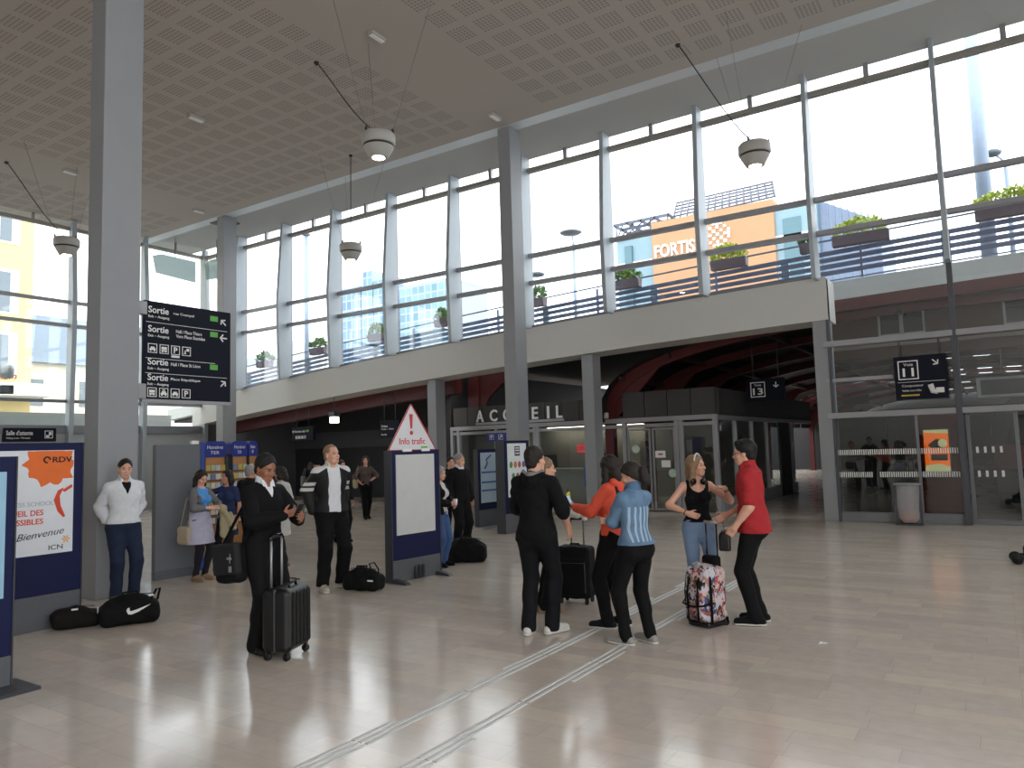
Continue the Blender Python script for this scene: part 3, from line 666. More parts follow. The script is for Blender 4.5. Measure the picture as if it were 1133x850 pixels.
for (x, y, z, lab) in ((-17.97, 16.9, 2.72, 'lit cube lamp in the dark passage behind the man in the tracksuit'), (-14.3, 17.6, 2.75, 'lit cube lamp in the dark passage beside the warning triangle')):
    K = empty('passage_lamp', (x, y, z), 0, lab, 'lamp', 'lit lamps in the dark passage')
    MB().box(-.11, .11, -.11, .11, 0, .2).build('lit_diffuser', mat('lit_passage_glass', (255, 244, 224), .4, emit=1.2), K, .02); MB().box(-.13, .13, -.13, .13, .2, .36).build('housing', STEEL_D, K)
    MB().tube([(0, 0, .36), (0, 0, 1.0)], .015, 6).build('hanger_rod', STEEL_D, K)

# ------------------------------------------------------------------ welcome office (ACCUEIL)
O = empty('welcome_office', (-10, 18.2, 0), 0, 'glass-fronted welcome office with ACCUEIL letters on its dark fascia', 'office')
FAS = mat('dark_ribbed_fascia', (62, 60, 60), .55, .1)
mb = MB()
for i in range(9): mb.box(-4.1+.55*i+.01, -4.1+.55*(i+1)-.01, -.02, .1, 2.46, 3.02)
for i in range(4): mb.box(1.62+.63*i+.01, 1.62+.63*(i+1)-.01, -.02, .1, 2.4, 3.12)
for i in range(60): mb.box(4.12, 4.2, .1+.18*i, .1+.18*i+.15, 2.45, 3.1)
mb.box(-4.1, .9, .06, .2, 2.4, 3.0).box(1.6, 4.15, .08, .2, 2.4, 3.1).box(4.0, 4.12, 0, 11, 2.4, 3.08); mb.build('fascia', FAS, O)
for ch, x in zip('ACCUEIL', (-3.05, -2.55, -2.07, -1.58, -1.1, -.66, -.30)):
    wd = {'I': .07, 'L': .2, 'E': .2}.get(ch, .27); text(lt := MB(), ch, x-wd/2, x+wd/2, 2.55, 2.90, -.05, .03, .02).build('letter', LETTER, O)
MB().box(-3.2, -.15, -.09, .02, 2.46, 2.53).build('letter_rail', ALU, O)
fr = MB().box(-4.2, 4.15, -.06, .1, 2.32, 2.44).box(-4.2, 4.15, -.04, .08, 2.18, 2.27)
for x in (-4.15, -3.9, -2.5, -1.15, -1.05, .6, 1.65, 3.1, 3.22, 4.1): fr.box(x-.05, x+.05, -.06, .08, 0, 2.32)
for y in (1.6, 3.2, 4.8, 6.4, 8.0): fr.box(4.06, 4.16, y-.05, y+.05, 0, 2.36)
fr.box(4.06, 4.18, 0, 11, 2.3, 2.42).box(4.05, 4.16, 0, .1, 0, 2.4); fr.build('frame', ALU, O, .006)
MB().box(4.02, 4.2, .1, 8.2, 0, .32).build('plinth', mat('light_grey_plinth', (150, 152, 154), .6), O, .01)
[MB().box(a_, b_, 0, .02, 0, 2.2).build('front_pane', GLASS_IN, O) for a_, b_ in ((-4.15, .6), (3.27, 4.05), (.65, 1.6))]
MB().box(4.1, 4.115, .1, 8, .3, 2.32).build('side_pane', GLASS_IN, O)
for a, b_ in ((1.72, 2.38), (2.42, 3.05)):
    d_ = frame_rect(MB(), a, b_, .03, 2.15, .05, -.02, .02).build('sliding_door', ALU, O); MB().box(a+.05, b_-.05, -.003, .003, .08, 2.1).build('door_pane', GLASS_IN, d_)
MB().lathe([(.0, 0), (.11, 0), (.11, .004), (0, .004)], 20).build('round_sticker', mat('pale_green_sticker', (196, 214, 196), .5), O).matrix_local = Matrix.Translation((1.96, -.025, 1.62)) @ Matrix.Rotation(math.pi/2, 4, 'X')
MB().lathe([(.0, 0), (.11, 0), (.11, .004), (0, .004)], 20).build('round_sticker', MC['pale_green_sticker'], O).matrix_local = Matrix.Translation((2.95, -.025, .98)) @ Matrix.Rotation(math.pi/2, 4, 'X')
MB().box(2.5, 2.78, -.03, -.024, 1.38, 1.56).build('paper_notice', LETTER, O); MB().box(2.66, 2.9, -.03, -.024, 1.13, 1.31).build('paper_notice', LETTER, O)
MB().box(2.58, 2.70, -.032, -.03, 1.45, 1.49).build('red_mark', mat('red_print', (170, 60, 60), .5), O)
# inside: back wall, counter, screens, added light strip
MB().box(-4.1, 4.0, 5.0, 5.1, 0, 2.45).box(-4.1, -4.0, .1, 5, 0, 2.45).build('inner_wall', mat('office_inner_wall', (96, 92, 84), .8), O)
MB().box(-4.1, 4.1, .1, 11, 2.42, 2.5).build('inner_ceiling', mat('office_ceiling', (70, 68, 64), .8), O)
MB().box(-3.8, .6, 2.0, 2.7, 0, 1.0).box(-3.9, .7, 1.9, 2.75, 1.0, 1.06).build('counter', mat('pale_counter', (190, 188, 182), .5), O, .01)
MB().box(-.2, .4, 2.1, 2.2, 1.1, 1.5).box(-2.2, -1.7, 2.1, 2.2, 1.1, 1.5).build('screen', BLACKM, O, .01)
MB().box(-3.4, .4, 4.5, 4.8, 2.36, 2.41).build('added_light_strip', mat('added_office_glow', (255, 246, 226), .5, emit=2.0), O)  # hidden glowing strip added to brighten the office interior
MB().box(.40, .54, -.03, -.02, .62, 1.2).build('blue_sticker', mat('blue_sticker', (64, 104, 164), .5), O)
sn = MB().box(-.35, .15, 1.0, 1.03, 1.55, 1.78).build('red_sign', mat('red_sign_panel', (196, 36, 48), .4, emit=.25), O)  # faint glow added, as for a backlit sign, to lift it in the dim office
lt = MB(); text(lt, 'SNCF', -.3, .1, 1.6, 1.73, 1.0, .005, .015); lt.build('red_sign_lettering', LETTER, sn)
bs = MB().box(-2.75, -1.5, -.2, -.12, 1.95, 2.2).build('blue_fascia_sign', mat('royal_blue_sign', (40, 52, 128), .4), O)
lt = MB(); picto(lt, -2.62, 2.0, .15, -.2, 'P'); picto(lt, -2.3, 2.0, .15, -.2, 'x'); text(lt, 'INFO', -1.95, -1.6, 2.02, 2.14, -.2, .005, .01); lt.build('sign_lettering', LETTER, bs)
MB().box(1.05, 1.2, -.12, .0, 2.46, 2.62).build('alarm_box', mat('cream_plastic', (196, 190, 176), .5), O, .01)
MB().box(4.2, 4.24, 6.0, 7.2, 0, 2.3).build('black_panel', BLACKM, O)

# things behind the tinted bay: lit poster cabinet, red wall, train
PB = empty('lit_poster_case', (-1.18, 18.9, .95), 0, 'orange backlit poster behind the tinted glass bay', 'poster')
MB().box(-.27, .27, 0, .12, -.03, .95).build('case', STEEL_D, PB)
MB().box(-.24, .24, -.012, 0, 0, .92).build('poster_sheet', mat('orange_backlit_poster', (236, 110, 30), .4, emit=.35), PB)
MB().prism([(-.24, 0), (.24, 0), (.24, .1), (.05, .17), (-.24, .13)], -.016, -.012).prism([(-.24, .86), (.24, .83), (.24, .92), (-.24, .92)], -.016, -.012).build('pale_swash', mat('pale_green_swash', (206, 206, 150), .4, emit=.25), PB)
MB().prism([(-.17, .58), (.0, .72), (.08, .7), (.12, .5), (-.1, .52)], -.016, -.012).box(-.12, .2, -.016, -.012, .24, .38).build('dark_picture', mat('olive_dark_picture', (70, 60, 40), .5), PB)
MB().lathe([(0, 0), (.09, 0), (.09, .004), (0, .004)], 16).build('pale_seal', MC['pale_green_swash'], PB).matrix_local = Matrix.Translation((.12, -.013, .62)) @ Matrix.Rotation(math.pi/2, 4, 'X')
tag(MB().box(-1.6, -.75, 19.02, 19.2, 0, 2.35).build('wall_red', mat('dark_red_wall', (112, 44, 40), .6)), kind='structure')
tag(MB().box(-2.95, -2.2, 19.4, 19.5, 0, 2.3).build('wall_green_panel', mat('dark_green_panel', (40, 52, 50), .5)), kind='structure')
TR = empty('train', (1.6, 20.6, 0), 0, 'dark train carriage with rounded roof standing at the platform behind the door', 'train')
prof = [(-1.75, .35), (-1.75, 1.9), (-1.6, 2.3), (-1.2, 2.62), (-.6, 2.78), (.6, 2.78), (1.2, 2.62), (1.6, 2.3), (1.75, 1.9), (1.75, .35)]
MB().prism(prof, 0, 20).build('body', mat('dark_train_paint', (46, 40, 42), .25, coat=.4), TR, .03)
MB().prism([(-1.5, 1.5), (1.5, 1.5), (1.3, 2.15), (-1.3, 2.15)], -.03, 0).build('windscreen', mat('black_windscreen', (18, 22, 28), .08), TR)
MB().prism([(-1.74, .95), (1.74, .8), (1.74, 1.35), (-1.74, 1.5)], -.02, 0).build('maroon_stripe', mat('maroon_stripe', (96, 40, 40), .3), TR)
MB().box(-1.7, 1.7, .2, 19, 0, .4).build('undercarriage', BLACKM, TR)
for x in (-1.1, 1.1): MB().cbox((x, -.03, .65), (.3, .06, .14)).build('headlight', mat('lamp_lens', (120, 122, 120), .1), TR, .02)
MB().box(-.3, .5, -.05, 0, .78, .9).build('number_plate', mat('pale_plate', (150, 150, 148), .5), TR)
DB = empty('departure_board', (-.35, 19.6, 2.55), 0, 'grey framed display board hanging over the platform door', 'display board')
MB().box(0, 3.2, 0, .3, 0, .45).build('housing', STEEL, DB, .01)
for a in (.08, 1.13, 2.18): MB().box(a, a+.95, -.02, 0, .06, .39).build('screen', BLACKM, DB)
hang(DB, (.5, 2.6), .45, 1.4)
tag(MB().box(-14, 14, 61.0, 61.2, 0, 4.9).build('wall_end_light_block', DARKWALL), kind='structure')  # added to block daylight from the far end of the vault

# ------------------------------------------------------------------ poster stands
GREYB = mat('grey_speckled_base', (92, 94, 98), .7, var=.15, scale=40)
EDGE = mat('dark_stand_edge', (60, 62, 68), .5)
def stand(name, loc, rz, lab, W_, H_, base_h, T_=.14, cat='poster stand', panel=BLUE, group=None):
    P = empty(name, loc, rz, lab, cat, group)
    MB().box(0, W_, -T_/2, T_/2, base_h, H_).build('casing', panel, P, .006)
    MB().box(-.012, 0, -T_/2-.005, T_/2+.005, .0, H_).box(W_, W_+.012, -T_/2-.005, T_/2+.005, 0, H_).build('edge_profile', EDGE, P)
    MB().box(0, W_, -T_/2+.004, T_/2-.004, 0, base_h).build('base_panel', GREYB, P)
    return P
ORG = mat('orange_print', (232, 112, 44), .5, var=.12); GRAYT = mat('grey_print', (176, 178, 182), .5); INK = mat('black_ink', (28, 26, 28), .5); REDO = mat('red_orange_print', (214, 74, 40), .5)
A_ = stand('poster_stand', (-8.55, 3.3, 0), math.pi/2, 'navy poster stand with orange splash and the word Bienvenue beside the near column', .96, 1.95, .36)
y_ = -.07
MB().box(.05, .86, y_-.012, y_, .78, 1.87).build('poster_sheet', mat('white_poster', (226, 230, 236), .35), A_)
yp = y_-.012
sp_ = []; rr_ = random.Random(3)
for i in range(40):
    a = i*2*math.pi/40; r_ = .19+(.05 if i % 4 == 0 else .02 if i % 2 else 0)*rr_.uniform(.3, 1.5); x_, z_ = .62+r_*1.15*math.cos(a), 1.72+r_*math.sin(a)
    sp_.append((min(x_, .855), min(z_, 1.865)))
MB().prism(sp_, yp-.002, yp).build('orange_splash', ORG, A_)
MB().prism([(.70, 1.44), (.76, 1.47), (.72, 1.38), (.73, 1.28), (.78, 1.16), (.76, 1.15), (.7, 1.22), (.66, 1.34)], yp-.002, yp).prism([(.74, 1.44), (.84, 1.5), (.85, 1.47), (.77, 1.42)], yp-.002, yp).build('red_brush_mark', REDO, A_)
lt = MB(); text(lt, 'ACCUEIL DES', .1, .56, 1.19, 1.25, yp, .003, .018).build('orange_lettering', REDO, A_); text(MB(), 'ADMISSIBLES', .1, .56, 1.10, 1.16, yp, .003, .018).build('orange_lettering', REDO, A_)
lt = MB(); text(lt, 'BUSINESS SCHOOL', .12, .66, 1.29, 1.335, yp, .003); lt.build('grey_lettering', GRAYT, A_)
lt = MB(); text(lt, 'Bienvenue', .31, .76, .94, 1.01, yp, .003, -.004, .35, .09); lt.build('handwriting', INK, A_)
text(MB(), 'RDV', .64, .84, 1.74, 1.80, yp-.002, .003, .02).build('rdv_lettering', INK, A_); text(MB(), 'ICN', .62, .76, .82, .87, yp, .003).build('icn_lettering', INK, A_)
em = MB(); em.tube([(.585+.03*math.cos(a*.4488), yp-.003, 1.77+.03*math.sin(a*.4488)) for a in range(12)], .009, 5); em.build('round_emblem', INK, A_)
fl_ = MB()
for (fx, fz) in ((.79, .92), (.16, .9)):
    for i in range(6): a = i*math.pi/3; fl_.prism([(fx, fz), (fx+.03*math.cos(a-.3), fz+.03*math.sin(a-.3)), (fx+.045*math.cos(a), fz+.045*math.sin(a)), (fx+.03*math.cos(a+.3), fz+.03*math.sin(a+.3))], yp-.002, yp)
fl_.build('small_flower_print', mat('amber_print', (228, 164, 72), .5), A_)
st = stand('poster_stand', (-6.65, 1.75, 0), math.pi/2, 'navy poster stand cut off at the very edge of the view', 1.04, 1.8, .25)
MB().box(.08, .97, y_-.012, y_, .7, 1.68).build('poster_sheet', mat('pale_blue_poster', (150, 190, 214), .35), st)
MB().box(.75, 1.15, -.32, .1, 0, .025).build('foot_plate', EDGE, st)
# back of the blue stand behind
st = stand('notice_board', (-12.9, 6.0, 0), math.pi/2, 'plain blue panel glimpsed between the poster stand and the near column', .6, 1.88, .02, .1, 'panel')
MB().box(0.02, .58, -.07, -.05, 1.9, 1.96).build('cap', ALU, st)

I_ = stand('info_traffic_stand', (-6.93, 7.48, 0), math.pi/2-.12, 'navy stand with blank white sheet under a white warning triangle reading Info trafic', .88, 1.76, .29)
MB().box(.07, .78, y_-.01, y_, .62, 1.70).build('blank_sheet', mat('blank_sheet', (206, 208, 206), .4), I_)
tr_ = MB().prism([(-.02, 1.76), (.87, 1.76), (.40, 2.40)], -.03, -.01).build('warning_triangle', mat('white_board', (222, 222, 226), .45), I_)
e_ = MB()
P3 = [(-.02, 1.76), (.87, 1.76), (.40, 2.40)]
for i in range(3):
    a, b_ = P3[i], P3[(i+1) % 3]; e_.tube([(a[0], -.033, a[1]), (b_[0], -.033, b_[1])], .008, 5)
e_.prism([(.37, 2.26), (.43, 2.26), (.415, 2.06), (.385, 2.06)], -.036, -.03).lathe([(0, 0), (.03, 0), (.03, .005), (0, .005)], 12, (.4, -.033, 2.0)); e_.v[-48:] = [(x, -.033-(z-2.0), 2.0+(y+.033)) for x, y, z in e_.v[-48:]]
text(e_, 'Info trafic', .18, .66, 1.84, 1.93, -.03, .004, .004); e_.build('red_print', mat('red_sign_print', (206, 62, 62), .5), tr_)
MB().box(.58, .7, -.034, -.03, 1.785, 1.81).build('green_tag', GREEN, tr_)
MB().box(.2, .36, -.08, -.03, 1.74, 1.78).box(.55, .7, -.08, -.03, 1.74, 1.78).build('clip', LETTER, I_)
for x in (.03, .82): MB().prism([(-.35, 0), (.35, 0), (.3, .03), (.0, .06), (-.3, .03)], x-.04, x+.04, 'x').build('foot', EDGE, I_)
mb = MB()
for x in (.38, .45, .52): mb.lathe([(.025, 0), (.025, .15), (.02, .17)], 8, (x, -.1, .02))
mb.build('cable_gland', EDGE, I_)
d1 = stand('display_stand', (-8.62, 12.65, 0), math.pi/2-.1, 'navy stand with white sheet of coloured ovals in front of the middle column', .82, 1.9, .4, .22)
MB().box(.1, .72, -.122, -.11, .74, 1.84).build('white_sheet', mat('white_sheet', (232, 238, 240), .35), d1)
pal = [(98, 160, 96), (206, 140, 60), (206, 90, 96), (110, 96, 166), (84, 140, 100), (196, 90, 80), (80, 130, 190)]
for i in range(7):
    r0, c0 = divmod(i, 4); x0 = (.2 if r0 == 0 else .27)+.14*c0; z0 = 1.4-.24*r0
    MB().lathe([(0, 0), (.05, 0), (.05, .004), (0, .004)], 14).build('oval_mark', mat('print_%d' % i, pal[i], .5), d1).matrix_local = Matrix.Translation((x0, -.122, z0)) @ Matrix.Rotation(math.pi/2, 4, 'X') @ Matrix.Diagonal((1, 1.4, 1, 1))
MB().box(.33, .5, -.127, -.122, 1.58, 1.78).build('heading_block', mat('dark_plum_print', (66, 60, 84), .5), d1)
mb = MB()
for z in (1.62, 1.68, 1.73): mb.box(.35, .48, -.13, -.127, z, z+.025)
mb.build('heading_lines', LETTER, d1); MB().box(.38, .45, -.127, -.122, .9, .95).build('red_mark', REDO, d1)
d2 = stand('display_stand', (-9.75, 13.35, 0), math.pi/2-.1, 'slimmer navy map stand half hidden behind the stand with coloured ovals', .7, 1.74, .4, .12)
MB().box(.08, .62, -.072, -.06, .55, 1.66).build('map_sheet', mat('pale_blue_map', (186, 208, 222), .4), d2)
mb = MB(); mb.tube([(.2, -.075, 1.3), (.3, -.075, 1.42), (.26, -.075, 1.5), (.42, -.075, 1.6)], .02, 5)
for z in (.8, .98, 1.2): mb.box(.1, .6, -.076, -.072, z, z+.04)
mb.build('map_lines', mat('blue_print', (70, 110, 180), .5), d2); MB().box(-.1, .8, -.3, .3, 0, .03).build('foot_plate', ALU, d2)

# grey vending cabinet seen from its back, and leaflet towers
KB = empty('ticket_machine', (-10.3, 6.18, 0), math.pi/2-.1, 'plain grey back of a ticket machine behind the one in the cardigan', 'ticket machine')
MB().box(0, .68, -.05, .06, .12, 1.95).build('cabinet', mat('grey_cabinet', (104, 107, 112), .55, .1, var=.05), KB, .01)
MB().box(.0, .68, -.04, .05, 0, .12).build('plinth', GREYB, KB)
MB().box(.68, .74, -.06, .3, 0.05, 1.97).build('blue_edge', mat('royal_blue_edge', (44, 66, 150), .45), KB, .006)
MB().box(.55, .66, -.03, .04, 1.95, 2.0).build('white_cap', LETTER, KB)
def leaflet_tower(loc, rz, lab, W_):
    P = empty('leaflet_rack', loc, rz, lab, 'leaflet rack', 'blue-headed leaflet racks')
    MB().box(0, W_, 0, .3, 0, 1.78).build('back_board', mat('wood_orange_board', (186, 134, 86), .6), P)
    MB().prism([(0, 1.74), (W_, 1.74), (W_, 2.0), (W_-.05, 2.05), (.05, 2.05), (0, 2.0)], -.03, .33).build('blue_header', mat('royal_blue_header', (38, 52, 140), .4), P)
    lt = MB(); text(lt, 'Horaires', .05, W_-.06, 1.9, 1.97, -.03, .004); text(lt, 'TER', .12, W_-.14, 1.8, 1.86, -.03, .004); lt.build('header_lettering', LETTER, P)
    rr = random.Random(int(W_*1000)+len(lab))
    cols = [mat('leaflet_%d' % i, c, .5) for i, c in enumerate([(206, 206, 196), (176, 190, 160), (220, 214, 200), (206, 180, 90), (120, 130, 170), (196, 200, 206)])]
    for r_ in range(7):
        z = .45+.17*r_; MB().box(0, W_, -.06, 0, z-.015, z).build('shelf', mat('brown_shelf', (128, 86, 58), .6), P)
        n_ = max(2, int(W_/.11))
        for c_ in range(n_):
            a = .02+c_*(W_-.02)/n_; MB().cbox((a+(W_-.02)/n_/2-.005, -.03, z+.06), ((W_-.02)/n_-.015, .02, .11)).build('leaflet', rr.choice(cols), P)
    MB().box(-.02, 0, -.06, .34, 0, 1.76).box(W_, W_+.02, -.06, .34, 0, 1.76).build('side_panel', EDGE, P)
leaflet_tower((-12.9, 8.75, 0), math.pi/2, 'leaflet rack with blue header right behind the blue machine edge', .46)
leaflet_tower((-12.9, 9.36, 0), math.pi/2, 'leaflet rack with blue header beside the far column, behind the grey-haired man', .36)
leaflet_tower((-12.9, 9.75, 0), math.pi/2, 'narrow leaflet rack adjoining the far end of the blue-headed pair', .22)

# bin with clear bag
BN = empty('litter_bin', (-1.6, 16.62, 0), 0, 'litter bin with a clear plastic bag in front of the tinted bay', 'bin')
mb = MB()
for sx in (-1, 1): mb.box(sx*.22-.02, sx*.22+.02, -.02, .02, 0, .82)
mb.box(-.24, .24, -.12, .12, 0, .02); mb.build('stand', STEEL_D, BN)
mb = MB(); mb.tube([(.23*math.cos(a*.2618), .15*math.sin(a*.2618), .8) for a in range(24)], .022, 6, closed=True); mb.build('ring_lid', mat('pale_grey_ring', (150, 150, 156), .4), BN)
mb = MB(); mb.lathe([(.215, .8), (.21, .6), (.2, .35), (.19, .15), (.14, .05), (.02, .03)], 20); mb.v = [(x*(1+.04*math.sin(9*z+5*x)), y*.75, z) for x, y, z in mb.v]; mb.build('clear_bag', bagm('clear_plastic_bag', (206, 204, 208), .42), BN)
mb = MB(); mb.lathe([(.02, .05), (.13, .06), (.175, .14), (.16, .24), (.05, .27)], 16); mb.v = [(x, y*.72, z+.02*math.sin(20*x)) for x, y, z in mb.v]; mb.build('rubbish', mat('orange_pink_rubbish', (196, 142, 116), .7, var=.3, scale=18), BN)

# ------------------------------------------------------------------ tactile guide strips on the floor
TAC = mat('pale_guide_rib', (196, 198, 196), .45, var=.03)
for k, (x0, lab) in enumerate(((-3.37, 'first line of pale raised guide ribs in the floor, passing under the group'), (-2.845, 'second line of pale raised guide ribs in the floor, passing under the floral bag'))):
    P = empty('guide_strip', (x0, 0, 0), 0, lab, 'guide strip', 'tactile guide strips')
    for j in range(8):
        ya = 1.2+1.075*j
        for i, dx in enumerate((-.056, 0, .056)):
            a, b_ = ya, ya+1.05
            if i == (0 if k == 0 else 2) and j in (2, 4, 6): b_ = ya+.38
            if i == (0 if k == 0 else 2) and j in (3, 5): a = ya+.55
            MB().prism([(dx-.017, 0), (dx+.017, 0), (dx+.012, .005), (dx-.012, .005)], a, b_, 'y').build('rib', TAC, P)
# ------------------------------------------------------------------ soft-body modelling: distance fields turned into one continuous mesh
def V(*a): return np.array(a, dtype=np.float64)
class Field:
    """ordered list of blended shapes; mesh(h) returns vertices and quads of the zero surface"""
    def __init__(s): s.ops = []
    def cap(s, a, b, ra, rb=None, k=.02, op='u', sc=None):
        s.ops.append(('cap', op, np.array(a, float), np.array(b, float), ra, ra if rb is None else rb, k, sc)); return s
    def ell(s, c, r, k=.02, op='u', R=None):
        s.ops.append(('ell', op, np.array(c, float), np.array(r, float), R, None, k, None)); return s
    def chain(s, pts, rs, k=.02, op='u'):
        for i in range(len(pts)-1): s.cap(pts[i], pts[i+1], rs[i], rs[i+1], k, op)
        return s
    def box(s, c, r, rd=.01, k=.01, op='u', R=None):
        s.ops.append(('box', op, np.array(c, float), np.array(r, float), R, rd, k, None)); return s
    def cut(s, p, n):
        """keep the side that n points away from"""
        n = np.array(n, float); s.ops.append(('cut', 'x', np.array(p, float), n/np.linalg.norm(n), None, None, 0, None)); return s
    def wrinkle(s, amp, f=1.0, seed=0):
        s.ops.append(('wr', 'x', amp, f, seed, None, 0, None)); return s
    def bounds(s):
        lo = np.full(3, 1e9); hi = -lo
        for o in s.ops:
            if o[1] != 'u': continue
            if o[0] == 'cap': m = max(o[4], o[5])*max(o[7] or (1,)); lo = np.minimum(lo, np.minimum(o[2], o[3])-m); hi = np.maximum(hi, np.maximum(o[2], o[3])+m)
            else: m = np.full(3, np.linalg.norm(o[3])) if o[4] is not None else o[3]; lo = np.minimum(lo, o[2]-m); hi = np.maximum(hi, o[2]+m)
        return lo, hi
    def mesh(s, h):
        lo, hi = s.bounds(); lo -= 3*h+.012; hi += 3*h+.012
        n = np.ceil((hi-lo)/h).astype(int)+1
        ax = [lo[i]+h*np.arange(n[i]) for i in range(3)]
        D = np.full(n, .15, np.float32)
        for o in s.ops:
            t, op = o[0], o[1]
            if t in ('cut', 'wr'): sl = (slice(None),)*3
            else:
                if t == 'cap': m = max(o[4], o[5])*max(o[7] or (1,))+o[6]+.03; l, u_ = np.minimum(o[2], o[3])-m, np.maximum(o[2], o[3])+m
                else: m = (np.full(3, np.linalg.norm(o[3])) if o[4] is not None else o[3])+o[6]+.03; l, u_ = o[2]-m, o[2]+m
                i0 = np.maximum(0, np.floor((l-lo)/h).astype(int)); i1 = np.minimum(n, np.ceil((u_-lo)/h).astype(int)+1)
                if (i1 <= i0).any(): continue
                sl = tuple(slice(a, b) for a, b in zip(i0, i1))
            X = ax[0][sl[0]][:, None, None]; Y = ax[1][sl[1]][None, :, None]; Z = ax[2][sl[2]][None, None, :]
            if t == 'cap':
                a, b, ra, rb = o[2:6]; d = b-a; L = max(d@d, 1e-9)
                q = np.clip(((X-a[0])*d[0]+(Y-a[1])*d[1]+(Z-a[2])*d[2])/L, 0, 1)
                sx, sy, sz = o[7] if o[7] else (1, 1, 1)
                f = np.sqrt(((X-a[0]-q*d[0])/sx)**2+((Y-a[1]-q*d[1])/sy)**2+((Z-a[2]-q*d[2])/sz)**2)-(ra+(rb-ra)*q)
            elif t in ('ell', 'box'):
                c, r, R = o[2], o[3], o[4]; x, y, z = X-c[0], Y-c[1], Z-c[2]
                if R is not None: x, y, z = [R[0][i]*x+R[1][i]*y+R[2][i]*z for i in range(3)]
                if t == 'ell':
                    k0 = np.sqrt((x/r[0])**2+(y/r[1])**2+(z/r[2])**2); k1 = np.sqrt((x/r[0]**2)**2+(y/r[1]**2)**2+(z/r[2]**2)**2)
                    f = k0*(k0-1)/np.maximum(k1, 1e-6)
                else:
                    rd = o[5]; qx, qy, qz = np.abs(x)-r[0]+rd, np.abs(y)-r[1]+rd, np.abs(z)-r[2]+rd
                    f = np.sqrt(np.maximum(qx, 0)**2+np.maximum(qy, 0)**2+np.maximum(qz, 0)**2)+np.minimum(np.maximum(qx, np.maximum(qy, qz)), 0)-rd
            elif t == 'cut':
                f = (X-o[2][0])*o[3][0]+(Y-o[2][1])*o[3][1]+(Z-o[2][2])*o[3][2]
                D = np.maximum(D, f); continue
            elif t == 'wr':
                amp, fr, sd = o[2:5]; X2, Y2, Z2 = X*fr, Y*fr, Z*fr
                f = np.sin(31*X2+17*Z2+9*Y2+sd)*np.sin(23*Y2-19*Z2+5*X2+2*sd)+.6*np.sin(47*Z2+13*X2-11*Y2+sd*3)*np.sin(29*X2+31*Y2+sd)
                D = D+amp*f; continue
            f = f.astype(np.float32); k = max(o[6], 1e-4); g = D[sl]
            if op == 'u':
                hh = np.clip(.5+.5*(g-f)/k, 0, 1); D[sl] = g+(f-g)*hh-k*hh*(1-hh)
            else:
                f = -f; hh = np.clip(.5-.5*(g-f)/k, 0, 1); D[sl] = g+(f-g)*hh+k*hh*(1-hh)
        return nets(D, lo, h)
def nets(D, lo, h):
    D[0] = D[-1] = .1; D[:, 0] = D[:, -1] = .1; D[:, :, 0] = D[:, :, -1] = .1
    I = D < 0
    cs = [I[a:I.shape[0]-1+a, b:I.shape[1]-1+b, c:I.shape[2]-1+c] for a in (0, 1) for b in (0, 1) for c in (0, 1)]
    s_ = sum(c.astype(np.int8) for c in cs); act = (s_ > 0) & (s_ < 8)
    idx = np.argwhere(act); cell = np.full(act.shape, -1, np.int32); cell[act] = np.arange(len(idx))
    off = [(a, b, c) for a in (0, 1) for b in (0, 1) for c in (0, 1)]
    val = np.stack([D[idx[:, 0]+a, idx[:, 1]+b, idx[:, 2]+c] for a, b, c in off], 1)
    P = np.zeros((len(idx), 3)); N = np.zeros(len(idx))
    for i in range(8):
        for j in range(i+1, 8):
            d = np.array(off[j])-np.array(off[i])
            if np.abs(d).sum() != 1: continue
            vi, vj = val[:, i], val[:, j]; m = (vi < 0) != (vj < 0)
            t = np.where(m, vi/np.where(m, vi-vj, 1), 0)
            P += np.where(m[:, None], np.array(off[i])[None]+t[:, None]*d[None], 0); N += m
    vs = (idx+P/np.maximum(N, 1)[:, None])*h+lo
    F = []
    for ax_ in range(3):
        o1, o2 = [(1, 2), (2, 0), (0, 1)][ax_]
        a = [slice(1, -1)]*3; a[ax_] = slice(0, -1); b = [slice(1, -1)]*3; b[ax_] = slice(1, None)
        A, B = I[tuple(a)], I[tuple(b)]
        e = np.argwhere(A != B)
        if not len(e): continue
        st = A[tuple(e.T)]; e = e+1; e[:, ax_] -= 1
        q = []
        for d1, d2 in ((-1, -1), (0, -1), (0, 0), (-1, 0)):
            ee = e.copy(); ee[:, o1] += d1; ee[:, o2] += d2; q.append(cell[tuple(ee.T)])
        q = np.stack(q, 1); q[~st] = q[~st][:, ::-1]; F.append(q)
    F = np.concatenate(F) if F else np.zeros((0, 4), np.int32)
    return vs, F[(F >= 0).all(1)]
def np_mesh(name, vs, F, m, parent=None, scale=1.0):
    me = bpy.data.meshes.new(name); vs = np.asarray(vs, np.float32)*scale
    me.vertices.add(len(vs)); me.vertices.foreach_set('co', vs.ravel())
    k = F.shape[1]; me.loops.add(F.size); me.loops.foreach_set('vertex_index', F.astype(np.int32).ravel())
    me.polygons.add(len(F)); me.polygons.foreach_set('loop_start', np.arange(0, F.size, k, dtype=np.int32)); me.polygons.foreach_set('loop_total', np.full(len(F), k, np.int32))
    me.polygons.foreach_set('use_smooth', np.ones(len(F), bool)); me.update(calc_edges=True); me.validate()
    me.materials.append(m); o = bpy.data.objects.new(name, me); COL.objects.link(o)
    if parent is not None: o.parent = parent
    return o

